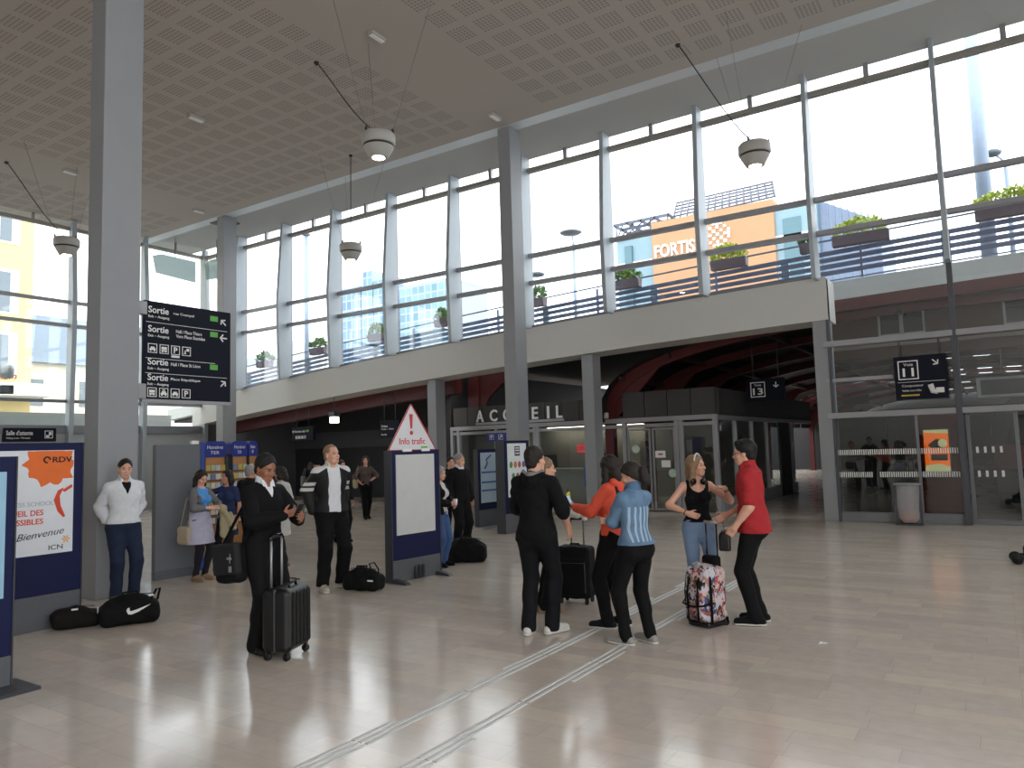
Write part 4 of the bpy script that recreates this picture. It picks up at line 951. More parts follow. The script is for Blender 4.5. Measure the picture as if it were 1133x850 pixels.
def unit(v): v = np.array(v, float); return v/max(np.linalg.norm(v), 1e-9)
def ik(a, c, l1, l2, pole):
    a, c = np.array(a, float), np.array(c, float); d = c-a; L = np.linalg.norm(d); u = d/L
    L = min(L, (l1+l2)*.998); c = a+u*L; x = (l1*l1-l2*l2+L*L)/(2*L); y = math.sqrt(max(l1*l1-x*x, 0))
    p = np.array(pole, float); p = unit(p-u*(p@u)); return a+u*x+p*y, c
def rot_zx(yaw, pitch, roll=0):
    """head frame: yaw turns to the person's left (+), pitch nods down (+)"""
    return np.array(Matrix.Rotation(yaw, 3, 'Z') @ Matrix.Rotation(-pitch, 3, 'X') @ Matrix.Rotation(roll, 3, 'Y'))

SKIN = {'fair': mat('fair_skin', (214, 164, 140), .5, var=.05), 'mid': mat('mid_skin', (196, 142, 116), .5, var=.05), 'tan': mat('tan_skin', (150, 100, 76), .5, var=.05)}
EYEW = mat('eye_white', (128, 118, 112), .35); IRIS = mat('dark_iris', (40, 30, 26), .2); LIPS = mat('lip_skin', (176, 100, 92), .5)

class Pose:
    """canonical figure 1.75 m tall, facing +Y, its right hand side is +X"""
    def __init__(s, female=False, lean=(0, 0), wr=None, wl=None, pr=(.5, -1, 0), pl=(-.5, -1, 0), ar=(.11, 0), al=(-.11, 0), kr=(.15, 1, 0), kl=(-.15, 1, 0),
                 hr=None, hl=None, head=(0, 0, 0), hoff=(0, 0, 0), toe_r=-.12, toe_l=.12, fat=1.0, hips=(0, 0), heel_r=0, heel_l=0):
        s.f = female; s.fat = fat; s.lean = V(lean[0], lean[1], 0); s.hips = V(hips[0], hips[1], 0)
        sw = .140 if female else .163
        s.pel = V(0, 0, .94)+s.hips; s.neck = V(0, -.015, 1.455)+s.lean; s.hc = V(0, .02, 1.612)+s.lean*1.08+V(*hoff)
        s.sh = {1: V(sw, -.01, 1.393)+s.lean, -1: V(-sw, -.01, 1.393)+s.lean}
        s.hip = {1: V(.088, 0, .91)+s.hips, -1: V(-.088, 0, .91)+s.hips}
        s.wrist, s.elb, s.knee, s.ank, s.toe = {}, {}, {}, {}, {}
        for sd, w_, p_, a_, k_, t_, hl_ in ((1, wr, pr, ar, kr, toe_r, heel_r), (-1, wl, pl, al, kl, toe_l, heel_l)):
            if w_ is None: w_ = (sd*(sw+.085), .03, .885)
            s.elb[sd], s.wrist[sd] = ik(s.sh[sd], V(*w_), .285, .25, p_)
            an = V(a_[0], a_[1], .085+hl_); s.knee[sd], s.ank[sd] = ik(s.hip[sd], an, .435, .42, k_); s.ank[sd] = an
            s.toe[sd] = V(-math.sin(t_), math.cos(t_), 0)
        s.hand = {1: hr, -1: hl}; s.R = rot_zx(*[math.radians(v) for v in head])
    def H(s, x, y, z): return s.hc+s.R@V(x, y, z)
    def torso(s, F, t=0.0, k=.05):
        f, ft = s.f, s.fat; a = .86 if f else 1.0
        L = lambda z: s.hips+(s.lean-s.hips)*np.clip((z-.94)/.5, 0, 1)
        F.cap(s.sh[1]+V(-.05, 0, .005), s.sh[-1]+V(.05, 0, .005), .056*a+t*.7, .056*a+t*.7, k)
        F.ell(V(0, -.005, 1.285)+L(1.285), (.16*a*ft+t, .108*a*ft+t, .19+t), k)
        F.ell(V(0, -.005, 1.10)+L(1.1), (.137*a*ft+t, .10*a*ft+t, .17+t), k)
        F.ell(V(0, -.012, .95)+s.hips, (.165*ft*(1.02 if f else 1)+t, .118*ft+t, .135+t), k)
        for sd in (1, -1): F.ell(V(sd*.075, -.06, .89)+s.hips, (.082*ft+t, .075*ft+t, .09+t), .04)
        if f:
            for sd in (1, -1): F.ell(V(sd*.07, .085, 1.27)+L(1.27), (.058+t, .05+t, .06+t), .03)
        F.cap(s.neck+V(0, -.005, -.03), s.neck+V(0, .0, .0), .085*a+t*.6, .06*a+t*.5, .05)
        return F
    def arm(s, F, sd, t=0.0, upto=1.0, k=.03):
        """upto: 0..1 upper arm, 1..2 forearm"""
        a = .84 if s.f else 1.0; e = s.elb[sd]; w_ = s.wrist[sd]; u = s.sh[sd]
        q = min(upto, 1.0); F.cap(u, u+(e-u)*q, .05*a+t*.8, .05*a+(.042*a-.05*a)*q+t, .02)
        F.ell(u+V(sd*.004, 0, -.012), (.053*a+t*.7, .053*a+t*.7, .058*a+t*.7), .015)
        if upto > 1:
            q = upto-1; F.cap(e, e+(w_-e)*q, .042*a+t, .042*a+(.027*a-.042*a)*q+t, k)
            if q > .5: m = e+(w_-e)*.3; F.cap(e+(w_-e)*.12, e+(w_-e)*.5, .044*a+t, .036*a+t, .02)
        return F
    def leg(s, F, sd, t=0.0, upto=2.0, flare=0.0, k=.03):
        h_, kn, an = s.hip[sd], s.knee[sd], s.ank[sd]; ft = (s.fat+1)/2
        q = min(1, upto); F.cap(h_+V(0, 0, -.02), h_+V(0, 0, -.02)+(kn-h_-V(0, 0, -.02))*q, .092*ft+t, (.092+(.056-.092)*q)*ft+t, .04)
        if upto > 1:
            q = upto-1; F.cap(kn, kn+(an-kn)*q, .055+t, .055+(.038+flare-.055)*q+t, k)
            b = V(0, -.018, 0); F.cap(kn+(an-kn)*.15+b, kn+(an-kn)*.45+b, .05+t, .042+t, .03)
        return F
    def headshape(s, F):
        H, R = s.H, s.R; j = .94 if s.f else 1.0
        F.ell(H(0, -.012, .03), (.074, .094, .086), .02, R=R); F.ell(H(0, .028, -.045), (.056*j, .062, .072*j), .03, R=R)
        F.cap(H(-.025*j, .052, -.092), H(.025*j, .052, -.092), .021, .021, .025)
        F.cap(H(0, .062, -.088), H(0, .07, -.094), .017, .015, .015)
        F.cap(H(-.03, .076, .022), H(.03, .076, .022), .011, .011, .015)              # brow ridge
        for sd in (1, -1):
            F.ell(H(sd*.031, .088, .0), (.016, .014, .012), .012, 's', R=R)              # eye sockets
            F.ell(H(sd*.04, .06, -.03), (.022, .02, .02), .02, R=R)                     # cheekbones
            F.ell(H(sd*.074, -.008, -.012), (.009, .02, .031), .008, R=R)               # ears
            F.ell(H(sd*.083, -.004, -.010), (.005, .012, .02), .005, 's', R=R)
        F.cap(H(0, .085, .008), H(0, .104, -.032), .008, .0125, .012)                    # nose
        for sd in (1, -1): F.ell(H(sd*.011, .096, -.036), (.009, .011, .008), .008, R=R)
        F.ell(H(0, .086, -.064), (.024, .010, .007), .008, R=R); F.ell(H(0, .084, -.074), (.02, .010, .007), .008, R=R)
        F.cap(H(-.022, .094, -.069), H(.022, .094, -.069), .0022, .0022, .003, 's')
        F.cap(s.neck+V(0, -.01, -.02), H(0, -.022, -.06), .060 if not s.f else .05, .054 if not s.f else .046, .03)
        return F
    def handshape(s, F, sd):
        w_ = s.wrist[sd]; fd = unit(w_-s.elb[sd]); spec = s.hand[sd] or {}
        d = unit(spec.get('d', fd)); n = np.array(spec.get('n', (-sd, .15, 0)), float); n = unit(n-d*(n@d)); cu = spec.get('curl', .35); l = unit(np.cross(d, n))
        if l@np.array(spec.get('thumb', V(0, 1, .1)), float) < 0: l = -l        # l points to the thumb side
        q = .88 if s.f else 1.0
        F.cap(w_-fd*.03, w_+d*.015, .026*q, .025*q, .02)
        R = np.stack([l, n, d], 1)
        F.box(w_+d*.05*q, (.040*q, .014*q, .046*q), .013, .015, R=R)
        for i, (o_, ln) in enumerate(((.030, .070), (.010, .078), (-.010, .072), (-.029, .056))):
            p = w_+d*.09*q+l*o_*q; ang = 0.0; dirs = d+l*o_*1.2; dirs = unit(dirs); seg = (.45, .31, .24)
            c_ = cu*(1+.12*i)
            for j in range(3):
                ang += c_*(.8, 1.1, .7)[j]; dd = dirs*math.cos(ang)+n*math.sin(ang); e = p+dd*ln*seg[j]*q
                F.cap(p, e, (.0092, .0085, .0078)[j]*q, (.0085, .0078, .007)[j]*q, .004); p = e
        p = w_+d*.022*q+l*.026*q; td = unit(d*.65+l*.75+n*.35); e = p+td*.045*q; F.cap(p, e, .014*q, .0105*q, .012)
        td = unit(d*.9+l*.25+n*(.35+cu*.4)); e2 = e+td*.034*q; F.cap(e, e2, .0102*q, .008*q, .004)
        return F

def person(label, xy, phi, h, P, skin, outfit, hair=None, res=.0085, extra=None, group=None, z0=0.0):
    """xy on the floor; phi: 0 faces the viewer's spot, 90 to the viewer's right, 180 away"""
    x, y = xy; r_ = math.hypot(x, y); dr = (x/r_, y/r_); rt = (dr[1], -dr[0]); a = math.radians(phi)
    hx, hy = -math.cos(a)*dr[0]+math.sin(a)*rt[0], -math.cos(a)*dr[1]+math.sin(a)*rt[1]
    E_ = empty('person', (x, y, z0), math.atan2(-hx, hy), label, 'person', group); sc = h/1.75
    F = Field(); P.torso(F); [P.arm(F, sd, 0, 2.0) for sd in (1, -1)]; [P.leg(F, sd, 0, 2.0) for sd in (1, -1)]
    P.headshape(F); [P.handshape(F, sd) for sd in (1, -1)]
    for sd in (1, -1): F.chain([P.ank[sd]+V(0, -.02, -.03), P.ank[sd]+V(0, 0, -.04)+P.toe[sd]*.12], [.036, .03], .02)
    np_mesh('body', *F.mesh(res), SKIN[skin], E_, sc)
    for sd in (1, -1):
        ey = MB(); c = P.H(sd*.031, .0745, .001); ey.lathe([(.0001, -.0065), (.006, -.0055), (.0096, -.003), (.0105, 0), (.0096, .003), (.006, .0055), (.0001, .0065)], 10)
        ey.v = [tuple(c*sc+P.R@(V(*v)*sc)) for v in ey.v]; eo = ey.build('eye', EYEW, E_)
        ir = MB(); c = P.H(sd*.031, .083, .001); ir.lathe([(.0001, -.0055), (.0048, -.004), (.0066, 0), (.0048, .004), (.0001, .0055)], 8); ir.v = [tuple(c*sc+P.R@(V(*v)*sc)) for v in ir.v]; ir.build('iris', IRIS, eo)
        eb = MB().tube([tuple(P.H(sd*q, .086-.35*(q-.03)**2*30, .02+zz)*sc) for q, zz in ((.014, 0), (.03, .006), (.047, .0))], [.0032, .0036, .002], 6); eb.build('eyebrow', (hair or {}).get('m', IRIS), E_)
    lp = MB().tube([tuple(P.H(q, .0945-8*q*q, -.069+.0*q)*sc) for q in (-.022, -.011, 0, .011, .022)], [.002, .0048, .0055, .0048, .002], 6); lp.build('lips', LIPS, E_)
    if hair: build_hair(P, hair, E_, sc, res)
    for it in outfit: build_cloth(P, it, E_, sc, res)
    if extra: extra(P, E_, sc)
    return E_

def build_hair(P, hr, E_, sc, res):
    F = Field(); H, R = P.H, P.R; t = hr.get('t', .010); st = hr.get('s', 'short')
    if st == 'short': F.ell(H(0, -.023, .040), (.0745+t*.8, .092+t, .084+t), .02, R=R)
    else: F.ell(H(0, -.016, .034), (.075+t, .094+t, .086+t), .02, R=R)
    if st == 'short': F.ell(H(0, -.06, -.03), (.058+t*.5, .045+t*.5, .06), .02, R=R)
    if st in ('bob', 'long', 'pony'):
        ln = hr.get('l', .12); w_ = hr.get('w', .05)
        if st != 'pony':
            for sd in (1, -1): F.chain([H(sd*.07, -.02, .02), H(sd*.078, -.015, -.06), P.H(sd*.078, -.02, -.06)+V(0, -.005, -ln*.6), P.H(sd*.07, -.03, -.06)+V(0, -.01, -ln)], [.03, .032, w_*.75, w_*.5], .03)
            F.chain([H(0, -.07, .0), H(0, -.08, -.08), P.H(0, -.075, -.08)+V(0, -.02, -ln)], [.06, .058, w_], .03)
        else:
            F.ell(H(0, -.06, -.03), (.062, .05, .06), .02, R=R); F.chain([H(0, -.1, .03), H(0, -.135, .01), P.H(0, -.145, -.04)+V(0, 0, -.04), P.H(0, -.14, -.06)+V(0, 0, -ln)], [.022, .044, .048, .016], .015)
    if hr.get('quiff'): F.cap(H(-.035, .05, .105), H(.03, .06, .098), .022, .02, .03)
    # clear the face
    q = hr.get('line', .066)
    if st in ('bob', 'long'):
        F.ell(H(0, .095, -.035), (.062, .085, q+.045), .012, 's', R=R); F.cut(H(0, .088, 0), R@V(0, 1, 0))
    else:
        F.ell(H(0, .095, -.035), (.076, .07, q+.04), .012, 's', R=R)
        F.cut(H(0, .083, q), R@V(0, .95, -.90) if st == 'short' else R@V(0, .8, -.9))
    F.wrinkle(hr.get('wr', .003), 2.4, 1.3)
    np_mesh('hair', *F.mesh(min(res, .008)), hr['m'], E_, sc)

def build_cloth(P, it, E_, sc, res):
    ty = it['k']; t = it.get('t', .014); F = Field(); nm = it['n']; par = E_; hz = it.get('h', res)
    if ty == 'top':
        P.torso(F, t, .04); up = it.get('sleeve', 2.0)
        if up > 0:
            for sd in (1, -1): P.arm(F, sd, t*.8+it.get('loose', .004), up, .02)
        if it.get('flare'): F.cap(P.pel+V(0, -.005, .06), P.pel+V(0, -.005, it['hem']-.94), .12+t, .135+t+it['flare'], .06, 'u', (1.2, .9, 1))
        F.wrinkle(it.get('wr', .003), it.get('wf', 1.0), it.get('seed', 0))
        if it.get('v'):
            vd = it.get('vd', .14); F.chain([P.neck+V(0, .12, -vd), P.neck+V(0, .09, .03)], [.012, it.get('vw', .075)], .01, 's')
        ne = it.get('neck', .07); F.ell(P.neck+V(0, .035, .045), (ne, ne+.01, .07), .012, 's')
        if it.get('tank'):
            for sd in (1, -1): F.ell(P.sh[sd]+V(sd*.045, 0, -.03), (.06, .12, .15), .02, 's')
            F.ell(P.neck+V(0, .07, -.02), (.085, .09, .12), .02, 's')
        if it.get('open') is not None:
            o_ = it['open']; zb = it.get('openz', .8); F.box(V(0, .2, (1.5+zb)/2)+P.lean*.5, (o_, .17, (1.5-zb)/2+.03), .02, .01, 's')
        F.cut(V(0, 0, it.get('hem', .9))+P.hips, (0, 0, -1)); F.cut(P.neck+V(0, -.01, .045), (0, .35, 1))
    elif ty == 'trousers':
        F.ell(V(0, -.012, .95)+P.hips, (.165*P.fat+t, .118*P.fat+t, .135+t), .05)
        for sd in (1, -1): F.ell(V(sd*.075, -.06, .89)+P.hips, (.082*P.fat+t, .075*P.fat+t, .09+t), .04)
        for sd in (1, -1):
            P.leg(F, sd, t, it.get('len', 2.0), it.get('flare', .012))
            if it.get('len', 2) >= 2: F.cap(P.ank[sd]+V(0, 0, .06), P.ank[sd]+V(0, -.008, -.03), .043+t*.8, .044+t*.7+it.get('flare', .012)*.7, .02)
        F.wrinkle(it.get('wr', .0035), it.get('wf', .8), it.get('seed', 3)); F.cut(V(0, 0, it.get('waist', 1.03))+P.hips, (0, 0, 1)); F.cut(V(0, 0, it.get('bottom', .03)), (0, 0, -1))
    elif ty == 'skirt':
        F.cap(P.pel+V(0, -.01, .12), P.pel+V(0, -.005, it['hem']-.94), .118+t, it.get('r', .19), .04, 'u', (1.15, .9, 1))
        F.wrinkle(.006, 1.0, 5); F.cut(V(0, 0, it['hem'])+P.hips, (0, 0, -1)); F.cut(V(0, 0, it.get('waist', 1.08))+P.hips, (0, 0, 1))
    elif ty == 'collar':
        c = P.neck+V(0, .012, .02); F.cap(c+V(0, -.01, -.035), c+V(0, -.008, .04), .082, .07, .01); F.cap(c+V(0, -.01, -.1), c+V(0, .0, .09), .066, .058, .006, 's'); F.chain([c+V(0, .05, -.06), c+V(0, .06, .06)], [.012, it.get('gap', .03)], .006, 's')
        for sd in (1, -1): F.chain([c+V(sd*.05, .045, .02), c+V(sd*.058, .072, -.05)], [.016, .009], .01)
        hz = .006
    elif ty == 'hood':
        q_ = it.get('sz', 1.0); c = P.neck+V(0, -.075, it.get('up', 0)); F.cap(c+V(-.085, .03, .015), c+V(0, -.02, -.03), .042*q_, .05*q_, .03); F.cap(c+V(.085, .03, .015), c+V(0, -.02, -.03), .042*q_, .05*q_, .03); F.ell(c+V(0, .035, .045), (.08, .055, .045), .02, 's'); F.ell(c+V(0, -.02, -.06), (.085*q_, .036*q_, .07*q_), .03)
        F.wrinkle(.002, 1.2)
    elif ty == 'shoe':
        for sd in (1, -1):
            F = Field(); a = P.ank[sd]; tv = P.toe[sd]; side = V(tv[1], -tv[0], 0); g = V(a[0], a[1], a[2]-.085)
            he = g-tv*.055+V(0, 0, .042); mid = g+tv*.06+V(0, 0, .045); to = g+tv*.165+V(0, 0, .032)
            F.cap(he, mid, .040, .042, .02); F.cap(mid, to, .042, .036, .02); F.cap(g+tv*.0+V(0, 0, .05), a+V(0, 0, .0+it.get('high', 0)), .043, .044, .03)
            F.cut(g+V(0, 0, .012), (0, 0, -1)); o = np_mesh(nm, *F.mesh(.006), it['m'], E_, sc)
            G = Field(); G.cap(he*V(1, 1, 0)+V(0, 0, g[2]+.013), mid*V(1, 1, 0)+V(0, 0, g[2]+.013), .044, .045, .01, 'u', (1, 1, .32)); G.cap(mid*V(1, 1, 0)+V(0, 0, g[2]+.013), to*V(1, 1, 0)+V(0, 0, g[2]+.013), .045, .04, .01, 'u', (1, 1, .32))
            G.cut(g+V(0, 0, .001), (0, 0, -1)); np_mesh('sole', *G.mesh(.006), it.get('sole', it['m']), o, sc)
        return
    elif ty == 'tape':   # a strap from shoulder to hip
        pts = it['pts']; F.chain([np.array(p, float) for p in pts], [it.get('r', .014)]*len(pts), .008); hz = .007
    elif ty == 'belt':
        F.cap(P.pel+V(0, -.01, it['z']-.94-.018), P.pel+V(0, -.01, it['z']-.94+.018), .125*P.fat+t, .125*P.fat+t, .01, 'u', (1.16, .86, 1)); F.cut(V(0, 0, it['z']-.022), (0, 0, -1)); F.cut(V(0, 0, it['z']+.022), (0, 0, 1)); hz = .007
    vs, q = F.mesh(hz)
    if len(q): np_mesh(nm, vs, q, it['m'], par, sc)
    return
# ------------------------------------------------------------------ cloth, hair and leather materials
def cl(name, c, **k): return mat(name, c, k.pop('rough', .85), var=k.pop('var', .12), scale=k.pop('scale', 22), bump=k.pop('bump', .25), spec=.25)
BLK = cl('black_cloth', (11, 11, 13)); BLK2 = cl('black_knit', (11, 11, 14)); SUIT = cl('black_suit_cloth', (13, 13, 15)); CHAR = cl('charcoal_cloth', (30, 29, 31))
WHT = cl('white_cloth', (222, 224, 228)); WHT2 = cl('off_white_cloth', (206, 206, 202)); GRYC = cl('grey_cardigan_knit', (108, 108, 108)); LIL = cl('lilac_grey_cloth', (178, 176, 196))
SKYB = cl('sky_blue_cloth', (84, 146, 210)); ORGC = cl('coral_orange_fleece', (234, 96, 72)); REDC = cl('red_cotton', (166, 44, 48)); JEAN = cl('dark_blue_denim', (36, 45, 66), var=.35, scale=7); JEANL = cl('faded_light_denim', (128, 154, 186), var=.22, scale=5)
JEANM = cl('mid_blue_denim', (66, 92, 134), var=.3, scale=6); BEI = cl('beige_cotton', (164, 152, 122)); NAVC = cl('navy_cloth', (44, 56, 92)); TAUPE = cl('taupe_knit', (98, 84, 82)); TIGHT = cl('dark_tights', (34, 31, 37))
HDK = mat('dark_brown_hair', (30, 21, 17), .7, var=.3, scale=40, bump=.3); HBK = mat('black_hair', (12, 10, 10), .7, var=.3, scale=40, bump=.3); HBR = mat('brown_hair', (60, 40, 30), .65, var=.3, scale=40, bump=.3)
HBL = mat('dark_blond_hair', (132, 106, 78), .6, var=.25, scale=40, bump=.3); HGR = mat('grey_hair', (142, 138, 134), .5, var=.25, scale=40, bump=.3); HSH = mat('shaved_fair_hair', (140, 112, 90), .7, var=.15, scale=60)
LEA = mat('black_leather', (11, 11, 12), .3, var=.1); LEAB = mat('brown_leather', (98, 66, 48), .5); RUB = mat('white_rubber', (206, 204, 198), .5); GRYS = mat('grey_canvas', (150, 148, 142), .8)
FLAT = mat('tan_flat_shoe', (142, 116, 92), .6)
def stripes_mat():
    m = bpy.data.materials.new('striped_denim'); m.use_nodes = True; n = m.node_tree; b = n.nodes['Principled BSDF']; b.inputs['Roughness'].default_value = .9
    tcn = n.nodes.new('ShaderNodeTexCoord'); s_ = n.nodes.new('ShaderNodeSeparateXYZ'); n.links.new(tcn.outputs['Object'], s_.inputs[0])
    def M(op, a, c=None):
        q = n.nodes.new('ShaderNodeMath'); q.operation = op
        for i, v in enumerate((a, c)):
            if v is None: continue
            if isinstance(v, (int, float)): q.inputs[i].default_value = v
            else: n.links.new(v, q.inputs[i])
        return q.outputs[0]
    st = M('GREATER_THAN', M('FRACT', M('MULTIPLY', M('ADD', s_.outputs['X'], 1.0), 21.0)), .62)
    k = M('MULTIPLY', st, M('LESS_THAN', s_.outputs['Y'], -.035)); k = M('MULTIPLY', k, M('LESS_THAN', M('ABSOLUTE', s_.outputs['X']), .125)); k = M('MULTIPLY', k, M('LESS_THAN', s_.outputs['Z'], 1.2)); k = M('MULTIPLY', k, M('GREATER_THAN', s_.outputs['Z'], .9))
    no = n.nodes.new('ShaderNodeTexNoise'); no.inputs['Scale'].default_value = 14; n.links.new(tcn.outputs['Object'], no.inputs['Vector'])
    mx0 = n.nodes.new('ShaderNodeMix'); mx0.data_type = 'RGBA'; mx0.inputs[6].default_value = lin((72, 98, 128))+(1,); mx0.inputs[7].default_value = lin((116, 146, 174))+(1,); n.links.new(no.outputs['Fac'], mx0.inputs[0])
    mx = n.nodes.new('ShaderNodeMix'); mx.data_type = 'RGBA'; mx.inputs[7].default_value = lin((158, 182, 200))+(1,); n.links.new(mx0.outputs[2], mx.inputs[6]); n.links.new(k, mx.inputs[0]); n.links.new(mx.outputs[2], b.inputs['Base Color']); return m
DENV = stripes_mat()
def track_mat():
    m = bpy.data.materials.new('black_track_cloth_with_white_bands'); m.use_nodes = True; n = m.node_tree; b = n.nodes['Principled BSDF']; b.inputs['Roughness'].default_value = .7
    tcn = n.nodes.new('ShaderNodeTexCoord'); s_ = n.nodes.new('ShaderNodeSeparateXYZ'); n.links.new(tcn.outputs['Object'], s_.inputs[0])
    def M(op, a, c=None):
        q = n.nodes.new('ShaderNodeMath'); q.operation = op
        for i, v in enumerate((a, c)):
            if v is None: continue
            if isinstance(v, (int, float)): q.inputs[i].default_value = v
            else: n.links.new(v, q.inputs[i])
        return q.outputs[0]
    ax_ = M('ABSOLUTE', s_.outputs['X']); z = s_.outputs['Z']
    yoke = M('MULTIPLY', M('GREATER_THAN', M('ADD', z, M('MULTIPLY', ax_, .5)), 1.605), M('GREATER_THAN', z, 1.50))
    b1 = M('MULTIPLY', M('GREATER_THAN', z, 1.335), M('LESS_THAN', z, 1.38)); b2 = M('MULTIPLY', M('GREATER_THAN', z, 1.265), M('LESS_THAN', z, 1.31))
    bands = M('MULTIPLY', M('ADD', b1, b2), M('GREATER_THAN', ax_, .205)); k = M('MINIMUM', M('ADD', yoke, bands), 1.0)
    mx = n.nodes.new('ShaderNodeMix'); mx.data_type = 'RGBA'; mx.inputs[6].default_value = lin((11, 11, 14))+(1,); mx.inputs[7].default_value = lin((216, 216, 216))+(1,); n.links.new(k, mx.inputs[0]); n.links.new(mx.outputs[2], b.inputs['Base Color']); return m

NR, FR = .0085, .012
def shoes(m, sole=None, **k): return dict(k='shoe', n='shoe', m=m, sole=sole or m, **k)
# ------------------------------------------------------------------ the people, nearest group first
# man in black hooded top, back to the viewer
person('person in a black hooded top with back turned, beside the soft black trolley', (-3.73, 6.06), 158, 1.77,
       Pose(wr=(.27, .12, .98), pr=(.45, -1, 0), wl=(-.10, .27, 1.03), pl=(-1, -.4, -.2), hr=dict(d=(.1, .35, -.9), n=(-1, .2, 0), curl=.45), ar=(.1, .06), al=(-.1, -.03), toe_r=-.5, head=(-22, -2), fat=1.02),
       'fair', [dict(k='top', n='hooded_top', m=BLK, t=.024, hem=.86, sleeve=1.08, loose=.008, wr=.005), dict(k='top', n='undershirt', m=WHT2, t=.012, hem=1.0, sleeve=.4, neck=.062), dict(k='hood', n='hood', m=BLK), dict(k='hood', n='hood_lining', m=cl('grey_marl_lining', (128, 128, 128)), sz=.72, up=.028),
                dict(k='trousers', n='jeans', m=cl('black_denim', (15, 16, 20), var=.3), t=.018, flare=.014, waist=.955), shoes(RUB)], dict(m=HDK, s='short', t=.013))
# half hidden companion behind him
person('fair-haired person mostly hidden behind the one in the black hooded top', (-4.21, 6.94), 100, 1.64,
       Pose(lean=(0, .055), hips=(0, -.01), wr=(.10, .40, 1.08), pr=(.7, -.6, -.6), wl=(-.08, .34, 1.1), pl=(-.7, -.6, -.6), hr=dict(d=(0, 1, .1), n=(-1, 0, 0), curl=.7)), 'fair',
       [dict(k='top', n='pullover', m=WHT2, t=.018, hem=.95), dict(k='trousers', n='jeans', m=BLK, t=.018), shoes(FLAT)], dict(m=HBL, s='short', t=.014))
# coral hooded sweatshirt
person('long-haired person in a coral orange hooded sweatshirt holding out a phone', (-3.20, 6.62), -116, 1.66,
       Pose(True, wl=(-.07, .38, 1.2), pl=(-.6, -.4, -.8), wr=(.03, .30, 1.18), pr=(.6, -.5, -.7), hl=dict(d=(.12, .9, .25), n=(1, 0, .1), curl=.75), ar=(.1, -.02), al=(-.1, .06), head=(-24, 8)), 'fair',
       [dict(k='top', n='hooded_sweatshirt', m=ORGC, t=.022, hem=.93, loose=.008, wr=.004), dict(k='hood', n='hood', m=ORGC), dict(k='trousers', n='trousers', m=BLK, t=.016, flare=.006), shoes(cl('black_canvas', (24, 24, 26)), RUB)], dict(m=HDK, s='long', l=.2, w=.06, t=.016))
# striped denim top
person('person in a blue denim top with pale stripes down the back', (-2.77, 6.15), -142, 1.60,
       Pose(True, wl=(.10, .21, 1.13), pl=(-1, .1, -.35), wr=(-.12, .24, 1.16), pr=(1, .1, -.35), hl=dict(d=(1, .1, .1), n=(0, -1, 0), curl=.5), hr=dict(d=(-1, .1, .1), n=(0, -1, 0), curl=.5), ar=(.12, -.02), al=(-.12, .05), toe_l=.4, toe_r=.1, head=(26, 14)), 'fair',
       [dict(k='top', n='denim_top', m=DENV, t=.022, hem=.95, sleeve=1.25, loose=.012, wr=.004), dict(k='collar', n='collar', m=cl('blue_denim_collar', (84, 112, 142))), dict(k='trousers', n='trousers', m=BLK, t=.012, flare=.0), shoes(GRYS, RUB)], dict(m=HDK, s='pony', l=.15, t=.016))
# woman in black tank top
def tank_extra(P, E_, sc):
    hb = MB().tube([tuple(P.H(.088*math.cos(a), .03, .034+.104*math.sin(a))*sc) for a in [.3+i*.254 for i in range(11)]], .008, 6); hb.build('hair_band', mat('pale_hair_band', (220, 214, 206), .3), E_)
    for sd in (1, -1):
        c = P.wrist[sd]*sc; d = unit(P.wrist[sd]-P.elb[sd]); o_ = Vector(d).orthogonal().normalized(); b_ = Vector(d).cross(o_)
        MB().tube([tuple(Vector(c-d*.03)+(o_*math.cos(a*.5236)+b_*math.sin(a*.5236))*.027) for a in range(12)], .005, 6, closed=True).build('bracelet', BLACKM, E_)
person('fair-haired person in a black tank top standing behind the floral bag', (-2.70, 7.62), 12, 1.63,
       Pose(True, wl=(-.26, .22, 1.37), pl=(-1, .1, -.9), wr=(.15, .20, 1.10), pr=(1, -.5, 0), hl=dict(d=(.9, .25, .15), n=(.2, -.3, -1), curl=.35), hr=dict(d=(-.9, .3, -.3), n=(-.1, -1, 0), curl=.4), ar=(.08, 0), al=(-.08, .04), head=(52, -4, 4)), 'fair',
       [dict(k='top', n='tank_top', m=BLK2, t=.009, hem=.99, sleeve=0, tank=True, wr=.002), dict(k='trousers', n='jeans', m=JEANL, t=.005, flare=.0, waist=1.02), shoes(NAVC, RUB)], dict(m=HBL, s='long', l=.15, w=.05, t=.014), extra=tank_extra)
# man in red shirt
def red_extra(P, E_, sc):
    g = MB()
    for sd in (1, -1): g.tube([tuple(P.H(sd*.031+.021*math.cos(a*.5236), .098, .0+.016*math.sin(a*.5236))*sc) for a in range(12)], .002, 5, closed=True); g.tube([tuple(P.H(sd*.052, .098, .004)*sc), tuple(P.H(sd*.078, .0, .006)*sc)], .002, 5)
    g.tube([tuple(P.H(-.01, .1, .004)*sc), tuple(P.H(.01, .1, .004)*sc)], .002, 5); g.build('spectacle_frame', STEEL_D, E_)
person('person in an untucked red short-sleeved shirt and black trousers', (-2.05, 7.34), -97, 1.77,
       Pose(lean=(0, .03), hips=(0, .01), wl=(-.23, .15, .92), pl=(-.4, -1, .1), wr=(.14, .27, 1.0), pr=(.5, -1, 0), hl=dict(d=(.25, .55, -.75), n=(1, .2, .2), curl=.7), ar=(.1, .0), al=(-.09, .02), head=(-2, 4)), 'fair',
       [dict(k='top', n='red_shirt', m=REDC, t=.022, hem=.86, sleeve=.78, loose=.016, wr=.005, flare=.012), dict(k='collar', n='collar', m=REDC), dict(k='trousers', n='trousers', m=BLK, t=.009, flare=.014, waist=.95, bottom=.05), shoes(BLK, RUB)], dict(m=HBK, s='short', t=.015, line=.07, quiff=True), extra=red_extra)
